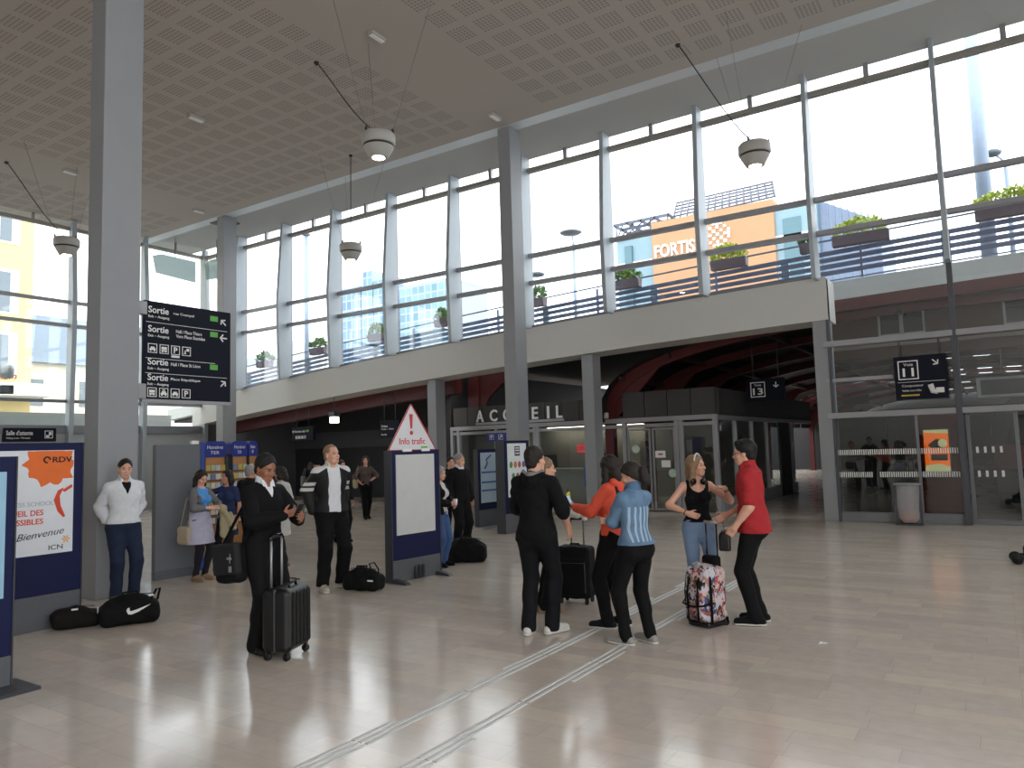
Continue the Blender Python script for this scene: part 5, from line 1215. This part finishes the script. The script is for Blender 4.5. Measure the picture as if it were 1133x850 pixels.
# man with the hard suitcase
person('person in a black sweater reading a phone beside the hard ribbed suitcase', (-5.655, 4.455), 38, 1.77,
       Pose(wr=(.04, .30, 1.20), pr=(.9, -.3, -.7), wl=(-.13, .31, 1.14), pl=(-.9, -.3, -.7), hr=dict(d=(-.65, .7, .25), n=(-.5, -.4, .6), curl=.8), hl=dict(d=(.35, .9, .3), n=(.8, -.3, .5), curl=.75), ar=(.1, .02), al=(-.09, 0), head=(4, 20)), 'tan',
       [dict(k='top', n='sweater', m=BLK2, t=.022, hem=.9, loose=.006, v=True, vd=.09, vw=.06), dict(k='top', n='white_shirt', m=WHT, t=.008, hem=1.1, sleeve=.6, neck=.06), dict(k='collar', n='white_collar', m=WHT), dict(k='trousers', n='trousers', m=SUIT, t=.022, flare=.018), shoes(LEA)], dict(m=HBK, s='short', t=.012, line=.074, wr=.003), res=.0078)
# tracksuit man
person('tall person with cropped hair in a black track jacket with white shoulders', (-7.34, 6.84), 22, 1.88,
       Pose(wr=(.19, -.11, .95), pr=(.4, -1, 0), wl=(-.19, -.11, .95), pl=(-.3, -1, 0), ar=(.14, .05), al=(-.13, -.02), toe_l=.55, toe_r=-.1, head=(20, -6)), 'fair',
       [dict(k='top', n='track_jacket', m=track_mat(), t=.03, hem=.87, loose=.016, wr=.006, open=.072, openz=.8), dict(k='top', n='white_shirt', m=WHT, t=.024, hem=.815, sleeve=.5, neck=.066, wr=.002), dict(k='collar', n='collar', m=WHT2, gap=.05), dict(k='trousers', n='track_trousers', m=BLK, t=.026, flare=.012, wr=.006, bottom=.06, waist=.93), shoes(cl('beige_trainer', (186, 180, 164)), RUB)],
       dict(m=HSH, s='short', t=.004, line=.078))
# white jacket man at the column
person('person in a white zipped top and jeans leaning against the near column', (-9.18, 5.12), 18, 1.77,
       Pose(wr=(.12, -.14, .93), pr=(.7, -.6, 0), wl=(-.12, -.14, .95), pl=(-.7, -.6, 0), hr=dict(d=(-.6, -.2, -.6), n=(0, 1, 0)), hl=dict(d=(.6, -.2, -.6), n=(0, 1, 0)), ar=(.1, .06), al=(-.1, .06), head=(-8, 4, -3), fat=1.06), 'fair',
       [dict(k='top', n='white_zip_top', m=WHT, t=.022, hem=.95, loose=.008, wr=.006, v=True, vd=.2, vw=.06, neck=.06), dict(k='top', n='black_undershirt', m=BLK, t=.014, hem=1.1, sleeve=.5, neck=.06), dict(k='collar', n='collar', m=WHT, gap=.045), dict(k='trousers', n='jeans', m=JEAN, t=.018, flare=.01, waist=.955), shoes(BLK)], dict(m=HBK, s='short', t=.008))
# woman with cardigan
person('person in a grey cardigan and pale skirt with bowed head by the ticket machine', (-9.66, 6.5), 42, 1.58,
       Pose(True, wr=(.02, .24, 1.14), pr=(.9, -.3, -.5), wl=(-.13, .24, 1.14), pl=(-.9, -.3, -.5), hr=dict(d=(-.7, .6, .1), n=(-.4, -.6, -.4), curl=.6), hl=dict(d=(.5, .8, .1), n=(.4, -.6, -.5), curl=.6), head=(-6, 28), ar=(.08, 0), al=(-.08, .02)), 'fair',
       [dict(k='top', n='blue_top', m=SKYB, t=.01, hem=1.02, sleeve=.3, neck=.08), dict(k='top', n='cardigan', m=GRYC, t=.02, hem=.93, loose=.006, open=.10, openz=.7), dict(k='belt', n='belt', m=BLK, z=1.04, t=.01), dict(k='skirt', n='skirt', m=LIL, hem=.58, r=.215, t=.03), dict(k='trousers', n='tights', m=TIGHT, t=.004, flare=-.004, wr=0, waist=.9), shoes(FLAT)], dict(m=HDK, s='long', l=.12, w=.045))
# background people
person('person in a white belted dress and dark tights seen from behind past the suitcase owner', (-9.5, 7.8), -128, 1.58, Pose(True, wl=(-.18, .2, 1.1), hl=dict(curl=.5), head=(10, 10)), 'mid',
       [dict(k='top', n='dress_bodice', m=WHT2, t=.014, hem=1.0, sleeve=.8, loose=.012), dict(k='skirt', n='dress_skirt', m=WHT2, hem=.55, r=.16, t=.014, waist=1.06), dict(k='belt', n='brown_belt', m=LEAB, z=1.04, t=.034), dict(k='trousers', n='tights', m=TIGHT, t=.004, flare=-.004, wr=0, waist=.9), shoes(FLAT)], dict(m=HDK, s='bob', l=.03, w=.045), res=.010)
person('person in a navy dress with one forearm stretched out behind the one in a cardigan', (-10.15, 7.3), -35, 1.55, Pose(True, wr=(.32, .22, 1.36), pr=(.8, -.6, -.3), head=(-20, 0)), 'mid',
       [dict(k='top', n='dress_bodice', m=NAVC, t=.014, hem=.95, sleeve=.7), dict(k='skirt', n='dress_skirt', m=NAVC, hem=.6, r=.17, t=.012), dict(k='trousers', n='tights', m=TIGHT, t=.004, flare=-.004, wr=0, waist=.9), shoes(BLK)], dict(m=HDK, s='long', l=.1, w=.04), res=.010)
person('grey-haired person in a dark coat half hidden behind the suitcase owner', (-10.72, 8.15), 150, 1.60, Pose(head=(-20, 0)), 'mid',
       [dict(k='top', n='coat', m=CHAR, t=.028, hem=.75, loose=.012), dict(k='trousers', n='trousers', m=BLK, t=.018), shoes(BLK)], dict(m=HGR, s='short', t=.012), res=.010)
person('short grey-haired person in dark cardigan and jeans beside the info traffic stand', (-7.17, 8.86), 62, 1.51,
       Pose(True, wr=(.05, .24, 1.08), pr=(.9, -.4, -.5), wl=(-.1, .22, 1.05), pl=(-.9, -.4, -.5), hr=dict(d=(-.5, .8, .1), n=(-.6, -.2, .3), curl=.7), fat=1.08, head=(0, 2)), 'fair',
       [dict(k='top', n='white_top', m=WHT2, t=.016, hem=.9, sleeve=.4), dict(k='top', n='cardigan', m=BLK2, t=.028, hem=.9, loose=.012, open=.075, openz=.8), dict(k='trousers', n='jeans', m=JEANM, t=.014), shoes(BLK)], dict(m=HGR, s='bob', l=.02, w=.05, t=.02), res=.010)
person('stout person in a black suit and clerical collar standing behind the black holdall', (-8.0, 10.45), 42, 1.69, Pose(fat=1.14, wr=(.26, .06, .9), hr=dict(curl=.6), wl=(-.26, .02, .9), head=(12, 4)), 'fair',
       [dict(k='top', n='suit_jacket', m=SUIT, t=.03, hem=.82, loose=.014, v=True), dict(k='top', n='shirt', m=BLK, t=.014, hem=1.1, sleeve=.4, neck=.06), dict(k='collar', n='clerical_collar', m=WHT, gap=.006), dict(k='trousers', n='trousers', m=SUIT, t=.022, flare=.014), shoes(LEA)], dict(m=HGR, s='short', t=.008), res=.010)
person('person in dark clothes mostly hidden behind the one with the clerical collar', (-9.25, 11.8), 20, 1.62, Pose(wr=(.12, .2, 1.3), pr=(1, 0, -.6)), 'fair',
       [dict(k='top', n='jacket', m=BLK, t=.02, hem=.88), dict(k='trousers', n='trousers', m=BLK, t=.018), shoes(BLK)], dict(m=HDK, s='short'), res=FR)
person('person whose black hair just shows past the edge of the info traffic stand', (-8.72, 10.66), 160, 1.57, Pose(), 'mid',
       [dict(k='top', n='jacket', m=CHAR, t=.022, hem=.88), dict(k='trousers', n='trousers', m=BLK, t=.018), shoes(BLK)], dict(m=HBK, s='short', t=.016), res=FR)
person('person with long brown hair in a taupe top walking forward in the dark passage', (-14.13, 14.38), 12, 1.66,
       Pose(True, wr=(.2, .16, 1.02), pr=(1, -.5, 0), wl=(-.16, .22, 1.1), pl=(-1, -.4, -.3), ar=(.05, .14), al=(-.06, -.12), head=(-14, 2)), 'fair',
       [dict(k='top', n='top', m=TAUPE, t=.016, hem=.92, sleeve=1.5, neck=.085), dict(k='trousers', n='trousers', m=BLK, t=.016), shoes(BLK)], dict(m=HBR, s='long', l=.16, w=.05), res=FR)
person('person with one hand raised to the hair at the far end of the passage', (-18.2, 16.1), -160, 1.5, Pose(True, wr=(.1, .06, 1.6), pr=(1, 0, 0)), 'fair',
       [dict(k='top', n='jacket', m=cl('dark_navy_jacket', (20, 20, 26)), t=.02, hem=.88), dict(k='trousers', n='trousers', m=BLK, t=.016), shoes(RUB)], dict(m=HBR, s='long', l=.1), res=FR)
person('person almost hidden behind the tall one in the track jacket', (-10.96, 10.47), 30, 1.62, Pose(), 'fair',
       [dict(k='top', n='jacket', m=CHAR, t=.022, hem=.88), dict(k='trousers', n='trousers', m=BLK, t=.018), shoes(BLK)], dict(m=HBR, s='short'), res=FR)

# ------------------------------------------------------------------ things the people carry
def local(E_xy, phi, h):
    """figure frame -> world, for things held"""
    x, y = E_xy; r_ = math.hypot(x, y); dr = (x/r_, y/r_); rt = (dr[1], -dr[0]); a = math.radians(phi)
    hx, hy = -math.cos(a)*dr[0]+math.sin(a)*rt[0], -math.cos(a)*dr[1]+math.sin(a)*rt[1]
    rz = math.atan2(-hx, hy); s_ = h/1.75
    return (lambda p: Vector((x+(p[0]*math.cos(rz)-p[1]*math.sin(rz))*s_, y+(p[0]*math.sin(rz)+p[1]*math.cos(rz))*s_, p[2]*s_))), rz
PLA = mat('black_glossy_plastic', (20, 20, 22), .25); SCR = mat('phone_screen', (128, 150, 168), .15, emit=.15)
# phones
f_, rz = local((-5.655, 4.455), 38, 1.77); p = f_((-.055, .40, 1.245))
T_ = empty('phone', p, rz, 'dark mobile phone held by the one in the black sweater', 'phone'); R_ = Matrix.Rotation(-.6, 3, 'X')
MB().cbox((0, 0, 0), (.06, .012, .12), R_).build('case', PLA, T_, .004); MB().cbox(R_ @ Vector((0, -.008, .005)), (.052, .004, .10), R_).build('screen', SCR, T_)
f_, rz = local((-3.20, 6.62), -116, 1.66); p = f_((-.055, .475, 1.265))
T_ = empty('phone', p, rz, 'dark phone held out by the one in the coral sweatshirt', 'phone'); R_ = Matrix.Rotation(-.5, 3, 'X')
MB().cbox((0, 0, 0), (.06, .014, .13), R_).build('case', PLA, T_, .004); MB().cbox(R_ @ Vector((0, -.009, .005)), (.05, .004, .10), R_).build('screen', SCR, T_)
T_ = empty('yellow_pouch', f_((-.02, .51, 1.24)), rz, 'bright yellow-green pouch dangling beside the phone of the one in coral', 'pouch')
MB().prism([(-.03, .1), (.03, .12), (.06, -.07), (-.05, -.1)], -.012, .012).build('pouch_body', mat('yellow_green_plastic', (196, 206, 60), .5), T_, .01); MB().tube([(0, 0, .1), (-.01, -.01, .16)], .003, 5).build('loop', BLACKM, T_)
# camera pouch and cable in the red shirt's hand
f_, rz = local((-2.05, 7.34), -97, 1.77); p = f_((-.19, .25, .82))
T_ = empty('camera_case', p, rz, 'small black camera case hanging from the hand of the one in red', 'camera case')
mb = Field(); mb.box((0, 0, -.05), (.035, .055, .075), .02); mb.ell((0, .01, .02), (.03, .045, .04), .02); vs, q = mb.mesh(.006); np_mesh('case_body', vs, q, LEA, T_)
MB().tube([(0, -.04, .02), (0, -.03, .06), (0, .02, .07), (0, .045, .01)], .004, 5).build('wrist_strap', BLACKM, T_)
f2, rz2 = local((-2.70, 7.62), 12, 1.63)
hp = empty('headphones', f2((0, .02, 1.49)), rz2, 'black headphones resting round the neck above the tank top', 'headphones')
for sd in (1, -1): MB().lathe([(.0, -.014), (.032, -.014), (.034, .0), (.028, .014), (.0, .014)], 14).build('ear_cup', PLA, hp).matrix_local = Matrix.Translation((sd*.052, .075, -.045)) @ Matrix.Rotation(math.pi/2-.3, 4, 'X') @ Matrix.Rotation(sd*.4, 4, 'Y')
MB().tube([(.052, .065, -.03), (.078, .02, .0), (.07, -.045, .02), (0, -.075, .025), (-.07, -.045, .02), (-.078, .02, .0), (-.052, .065, -.03)], .007, 6).build('head_band', PLA, hp)
wp = [Vector((-.05, .1, -.06)), Vector((-.16, .12, -.30)), Vector((-.22, .14, -.50))]; inv = Matrix.Rotation(-rz2, 4, 'Z') @ Matrix.Translation(-hp.location)
wp.append(inv @ (p+Vector((0, 0, .05)))); MB().tube(wp, .003, 5).build('cable', BLACKM, hp)
# cup of the hidden companion
f_, rz = local((-4.21, 6.94), 100, 1.64); T_ = empty('paper_cup', f_((.085, .49, 1.06)), rz, 'white paper cup held behind the one in the black hooded top', 'cup')
MB().lathe([(.028, -.05), (.038, .05), (.036, .05), (.027, -.045)], 16).build('cup_wall', mat('white_paper_cup', (230, 228, 224), .6), T_); MB().lathe([(.037, .05), (.04, .054), (.036, .06), (.0, .06)], 16).build('rim', mat('white_paper_cup', (230, 228, 224), .6), T_)
f_, rz = local((-7.17, 8.86), 62, 1.51); T_ = empty('paper_cup', f_((-.02, .30, 1.11)), rz, 'small pale cup held by the short grey-haired one', 'cup')
MB().lathe([(.026, -.045), (.034, .045), (.032, .045), (.025, -.04)], 14).build('cup_wall', mat('white_paper_cup', (230, 228, 224), .6), T_); MB().lathe([(.033, .045), (.036, .05), (.0, .052)], 14).build('rim', MC['white_paper_cup'], T_)
# jacket over the arm and cream bag of the cardigan wearer
f_, rz = local((-9.66, 6.5), 42, 1.58); T_ = empty('jacket', f_((-.16, .26, 1.10)), rz, 'beige jacket hanging over the forearm above the pale skirt', 'jacket')
F_ = Field(); F_.cap((-.04, -.02, .02), (.03, .05, .02), .05, .05, .03); F_.cap((-.03, .03, 0), (-.05, .04, -.34), .06, .085, .04, 'u', (1, .55, 1)); F_.cap((.02, .07, 0), (-.12, .10, -.22), .045, .04, .03); F_.wrinkle(.008, 1.1, 2); vs, q = F_.mesh(.009); np_mesh('jacket_body', vs, q, BEI, T_)
F_ = Field(); F_.cap((-.1, .09, -.08), (-.15, .12, -.28), .038, .033, .02); F_.wrinkle(.004, 1.4, 1); vs, q = F_.mesh(.009); np_mesh('sleeve', vs, q, BEI, T_)
T_ = empty('handbag', f_((.21, -.10, .72)), rz, 'cream handbag hanging at the hip of the cardigan wearer', 'handbag')
F_ = Field(); F_.box((0, 0, 0), (.05, .12, .13), .04); F_.wrinkle(.004, 1.2, 4); vs, q = F_.mesh(.009); np_mesh('bag_body', vs, q, mat('cream_leather', (176, 162, 138), .6), T_)
MB().tube([(0, .09, .1), (-.03, .06, .4), (-.09, .03, .56), (-.06, -.04, .5), (0, -.09, .1)], .009, 6).build('shoulder_strap', mat('cream_leather', (176, 162, 138), .6), T_)
f_, rz = local((-14.13, 14.38), 12, 1.66); T_ = empty('handbag', f_((.29, -.02, .98)), rz, 'beige handbag at the side of the walker in the dark passage', 'handbag')
F_ = Field(); F_.box((0, 0, 0), (.05, .14, .12), .04); F_.wrinkle(.004, 1.2, 4); vs, q = F_.mesh(.011); np_mesh('bag_body', vs, q, BEI, T_); MB().tube([(0, .1, .1), (-.05, .05, .36), (-.09, 0, .46), (-.05, -.05, .36), (0, -.1, .1)], .009, 6).build('shoulder_strap', BEI, T_)
f_, rz = local((-18.2, 16.1), -160, 1.5); T_ = empty('shoulder_bag', f_((-.28, .0, 1.05)), rz, 'grey shoulder bag on the one with a hand raised at the far end', 'bag')
F_ = Field(); F_.box((0, 0, 0), (.05, .14, .16), .04); vs, q = F_.mesh(.012); np_mesh('bag_body', vs, q, GRYC, T_); MB().tube([(0, .1, .14), (.06, .05, .4), (.06, -.05, .4), (0, -.1, .14)], .009, 6).build('shoulder_strap', GRYC, T_)
# messenger bag of the man with the suitcase
f_, rz = local((-5.655, 4.455), 38, 1.77); T_ = empty('messenger_bag', f_((.245, -.14, .79)), rz, 'black messenger bag with grey flap on the hip of the one in the black sweater', 'bag')
F_ = Field(); F_.box((0, 0, 0), (.065, .17, .17), .05, R=np.array(Matrix.Rotation(.12, 3, 'X'))); F_.wrinkle(.004, 1, 2); vs, q = F_.mesh(.008); np_mesh('bag_body', vs, q, BLK, T_)
F_ = Field(); F_.box((.045, 0, .04), (.035, .175, .14), .03, R=np.array(Matrix.Rotation(.12, 3, 'X'))); vs, q = F_.mesh(.008); np_mesh('flap', vs, q, cl('grey_nylon_flap', (40, 40, 42)), T_)
MB().tube([(.0, .13, .13), (-.12, .2, .42), (-.26, .19, .62), (-.40, .08, .745), (-.42, -.02, .77), (-.36, -.14, .68), (-.14, -.13, .36), (0, -.14, .12)], .014, 6).build('shoulder_strap', BLK, T_)
kc = MB(); kc.tube([(.09, .11, .1), (.10, .12, .02)], .004, 5); kc.cbox((.1, .125, -.03), (.01, .03, .05)); kc.cbox((.1, .11, .06), (.012, .05, .02)); kc.build('metal_clip', ALU, T_)
MB().cbox((-.255, .225, .60), (.05, .02, .03)).build('strap_buckle', ALU, T_, .004)

# ------------------------------------------------------------------ luggage on the floor
def wheels(P, pts, r=.028, nm='wheel'):
    for x, y in pts:
        w_ = MB(); w_.tube([(x-.014, y, r), (x+.014, y, r)], r, 14); w_.build(nm, BLACKM, P); MB().box(x-.02, x+.02, y-.012, y+.012, r, r+.05).build('wheel_fork', PLA, P)
SC = empty('hard_suitcase', (-5.335, 4.44, 0), math.radians(110), 'black ribbed hard-shell suitcase with raised handle standing upright on four wheels', 'suitcase')
F_ = Field(); F_.box((0, 0, .335), (.205, .128, .265), .05)
for i in range(6): F_.cap((-.155+.062*i, -.125, .12), (-.155+.062*i, -.125, .55), .016, .016, .012); F_.cap((-.155+.062*i, .125, .12), (-.155+.062*i, .125, .55), .016, .016, .012)
vs, q = F_.mesh(.007); np_mesh('shell', vs, q, mat('black_shell', (10, 10, 12), .42, var=.05), SC)
MB().box(-.207, .207, -.006, .006, .08, .595).build('seam', STEEL_D, SC)
MB().tube([(-.085, .10, .58), (-.085, .10, 1.02)], .011, 8).build('handle_rod', ALU, SC); MB().tube([(.085, .10, .58), (.085, .10, 1.02)], .011, 8).build('handle_rod', ALU, SC)
MB().tube([(-.1, .10, 1.0), (-.08, .1, 1.035), (.08, .10, 1.035), (.1, .1, 1.0)], .018, 8).build('handle_grip', PLA, SC)
MB().tube([(-.05, -.05, .6), (-.04, -.05, .63), (.06, -.05, .635), (.07, -.05, .6)], .012, 6).build('carry_handle', PLA, SC)
MB().cbox((.09, -.03, .645), (.1, .05, .01), Matrix.Rotation(.3, 3, 'Y')).build('luggage_tag', PLA, SC, .003)
wheels(SC, ((-.16, -.09), (.16, -.09), (-.16, .09), (.16, .09)), .032)
TB = empty('soft_trolley', (-4.09, 7.45, 0), math.radians(8), 'soft black fabric trolley case with raised handle behind the group', 'suitcase')
F_ = Field(); F_.box((0, 0, .345), (.2, .13, .285), .05); F_.box((0, -.13, .30), (.17, .03, .2), .02, .02); F_.wrinkle(.003, 1, 1); vs, q = F_.mesh(.009); np_mesh('case_body', vs, q, cl('black_nylon', (13, 13, 15)), TB)
for x in (-.075, .075): MB().tube([(x, .09, .6), (x, .09, .91)], .009, 8).build('handle_rod', STEEL_D, TB)
MB().tube([(-.085, .09, .9), (-.07, .09, .92), (.07, .09, .92), (.085, .09, .9)], .014, 8).build('handle_grip', PLA, TB)
MB().tube([(-.06, 0, .62), (-.05, 0, .65), (.05, 0, .65), (.06, 0, .62)], .011, 6).build('carry_handle', PLA, TB); wheels(TB, ((-.15, -.08), (.15, -.08), (-.15, .1), (.15, .1)), .03)
MB().tube([(-.165, -.158, .14), (-.165, -.165, .46), (.165, -.165, .46), (.165, -.158, .14)], .004, 5).build('pocket_zip', STEEL_D, TB)
def floral_mat():
    m = bpy.data.materials.new('floral_print'); m.use_nodes = True; n = m.node_tree; b = n.nodes['Principled BSDF']; b.inputs['Roughness'].default_value = .6
    tcn = n.nodes.new('ShaderNodeTexCoord'); vo = n.nodes.new('ShaderNodeTexVoronoi'); vo.inputs['Scale'].default_value = 19; no = n.nodes.new('ShaderNodeTexNoise'); no.inputs['Scale'].default_value = 9; no.inputs['Detail'].default_value = 3
    ad = n.nodes.new('ShaderNodeMix'); ad.data_type = 'RGBA'; ad.blend_type = 'LINEAR_LIGHT'; ad.inputs[0].default_value = .12; n.links.new(tcn.outputs['Object'], ad.inputs[6]); n.links.new(no.outputs['Color'], ad.inputs[7]); n.links.new(ad.outputs[2], vo.inputs['Vector'])
    s_ = n.nodes.new('ShaderNodeSeparateColor'); n.links.new(vo.outputs['Color'], s_.inputs[0]); r_ = n.nodes.new('ShaderNodeValToRGB'); r_.color_ramp.interpolation = 'CONSTANT'
    cs = [(0, (190, 188, 196)), (.22, (206, 184, 180)), (.36, (34, 25, 30)), (.56, (176, 70, 62)), (.65, (196, 194, 200)), (.75, (118, 86, 78)), (.86, (62, 68, 110)), (.92, (176, 128, 112))]
    while len(r_.color_ramp.elements) < len(cs): r_.color_ramp.elements.new(.5)
    for e, (p_, c) in zip(r_.color_ramp.elements, cs): e.position = p_; e.color = lin(c)+(1,)
    n.links.new(s_.outputs[0], r_.inputs[0]); n.links.new(r_.outputs[0], b.inputs['Base Color']); return m
FB = empty('floral_trolley_bag', (-2.47, 7.08, 0), math.radians(-22), 'floral-print wheeled backpack with black piping and raised handle', 'trolley bag')
F_ = Field(); F_.box((0, 0, .30), (.15, .15, .26), .07); F_.ell((0, 0, .46), (.15, .145, .12), .04); F_.box((0, -.14, .24), (.11, .045, .16), .04, .02); F_.wrinkle(.004, 1, 3); vs, q = F_.mesh(.008); np_mesh('bag_body', vs, q, floral_mat(), FB)
mb = MB()
for sd in (1, -1):
    mb.tube([(sd*.148, -.10, .05), (sd*.158, -.11, .3), (sd*.145, -.1, .46), (sd*.1, -.08, .555)], .013, 6); mb.tube([(sd*.06, -.185, .06), (sd*.062, -.192, .3), (sd*.06, -.17, .42), (sd*.055, -.1, .56)], .011, 6)
mb.build('black_piping', BLK, FB); MB().tube([(-.16, -.03, .25), (-.172, -.1, .24), (-.12, -.195, .22), (0, -.2, .2), (.12, -.19, .22), (.165, -.08, .24)], .009, 6).build('compression_strap', BLK, FB)
F_ = Field(); F_.box((0, .1, .56), (.09, .05, .09), .03); vs, q = F_.mesh(.009); np_mesh('back_pad', vs, q, BLK, FB)
for x in (-.065, .065): MB().tube([(x, .12, .5), (x, .12, .965)], .008, 8).build('handle_rod', PLA, FB)
MB().tube([(-.08, .12, .965), (.08, .12, .965)], .016, 8).build('handle_grip', ALU, FB); MB().box(-.13, .13, -.13, .15, .0, .06).build('base_tray', PLA, FB, .02); wheels(FB, ((-.12, .13), (.12, .13)), .03)
F_ = Field(); F_.ell((-.02, -.09, .575), (.05, .04, .035), .02); F_.wrinkle(.006, 2, 1); vs, q = F_.mesh(.008); np_mesh('grey_soft_toy', vs, q, mat('silver_plush', (150, 150, 156), .6), FB)
def duffel(name, loc, rz, lab, L_, W_, H_, m=None, handle=True, slump=0.0, cat='holdall', seed=0):
    P = empty(name, loc, math.radians(rz), lab, cat); m = m or cl('black_nylon', (13, 13, 15))
    F_ = Field(); F_.box((0, 0, H_*.36), (L_/2, W_/2, H_*.36), min(.07, H_*.3)); F_.ell((-slump*L_, 0, H_*.62), (L_*.42, W_*.40, H_*.40), .06); F_.wrinkle(.006, .9, seed); F_.cut((0, 0, .002), (0, 0, -1)); vs, q = F_.mesh(.009); np_mesh('bag_body', vs, q, m, P)
    MB().tube([(-L_*.36, .0, H_*.93), (0, 0, H_*1.01), (L_*.36, 0, H_*.93)], .006, 5).build('zip', STEEL_D, P)
    if handle:
        MB().tube([(-L_*.14, -W_*.36, H_*.78), (-L_*.12, -W_*.15, H_*1.08), (L_*.12, -W_*.05, H_*1.08), (L_*.15, -W_*.36, H_*.78)], .012, 6).build('carry_handle', BLK, P)
    return P
N_ = duffel('sports_bag', (-7.93, 4.5, 0), 64, 'black sports bag with white curved tick marks at the feet of the one in white', .58, .3, .31, seed=1)
def swoosh(s_): 
    return [(-.5*s_, .02*s_), (-.42*s_, -.14*s_), (-.28*s_, -.17*s_), (0, -.08*s_), (.55*s_, .22*s_), (-.12*s_, .02*s_), (-.3*s_, -.02*s_), (-.37*s_, .04*s_), (-.36*s_, .16*s_), (-.46*s_, .13*s_)]
mb = MB().prism([(x+.07, z+.155) for x, z in swoosh(.22)], -.163, -.152); mb.build('tick_mark', LETTER, N_)
mb = MB().prism([(y, z+.17) for y, z in swoosh(.2)], -.304, -.292, 'x'); mb.v = [(x, -y-.02, z) for x, y, z in mb.v]; mb.build('tick_mark', LETTER, N_)
MB().tube([(.2, -.06, .24), (.25, -.08, .34), (.29, -.04, .34), (.27, .0, .22)], .012, 6).build('end_handle', BLK, N_); MB().cbox((.20, -.08, .285), (.05, .03, .015)).build('white_tab', LETTER, N_)
B_ = duffel('small_bag', (-8.285, 4.13, 0), 64, 'small slumped dark brown bag at the foot of the poster stand', .46, .24, .22, cl('dark_brown_nylon', (22, 18, 17)), False, .1, 'bag', 4); MB().cbox((-.02, -.08, .2), (.06, .04, .012)).build('white_tab', LETTER, B_)
B_ = duffel('gym_bag', (-6.93, 6.99, 0), 10, 'black gym bag with a looped handle beside the info traffic stand', .54, .26, .28, seed=5); MB().tube([(.12, .0, .26), (.1, -.02, .33), (.18, -.02, .35), (.24, -.02, .27), (.25, -.03, .22)], .009, 6).build('loop_handle', BLK, B_); MB().cbox((.19, -.133, .14), (.08, .006, .018)).build('white_tab', LETTER, B_)
B_ = duffel('large_holdall', (-7.1, 9.42, 0), 30, 'bulky black holdall on the floor in front of the one in the clerical collar', .62, .34, .37, seed=7)
B_ = empty('wheeled_backpack', (.22, 12.2, 0), math.radians(5), 'black and white wheeled bag just entering the edge of the view', 'trolley bag')
F_ = Field(); F_.box((.2, 0, .14), (.26, .15, .1), .05); F_.cap((.14, 0, .2), (.32, 0, .42), .11, .13, .05); F_.wrinkle(.006, 1, 3); vs, q = F_.mesh(.01); np_mesh('bag_body', vs, q, BLK, B_)
mb = MB(); mb.tube([(.0, -.12, .2), (.1, -.15, .3), (.2, -.14, .44)], .014, 6); mb.tube([(-.02, -.13, .24), (.3, -.15, .3)], .014, 6); mb.build('white_strap', WHT2, B_)
for y in (-.12, .12):
    w_ = MB(); w_.tube([(-.15, y-.02, .07), (-.15, y+.02, .07)], .07, 16); w_.build('wheel', BLACKM, B_)
MB().tube([(-.15, -.12, .07), (-.15, .12, .07)], .02, 8).box(-.15, .0, -.1, .1, .05, .12).build('axle', PLA, B_)
# a crumpled scrap on the floor
SPX = empty('paper_scrap', (-1.38, 6.85, 0), .4, 'tiny crumpled white scrap lying on the open floor', 'litter')
MB().add([(-.05, -.02, .003), (-.01, -.03, .02), (.02, .0, .004), (-.02, .03, .015), (.05, .01, .012), (.04, .03, .003)], [(0, 1, 2, 3), (2, 4, 5, 3)]).build('sheet', LETTER, SPX)
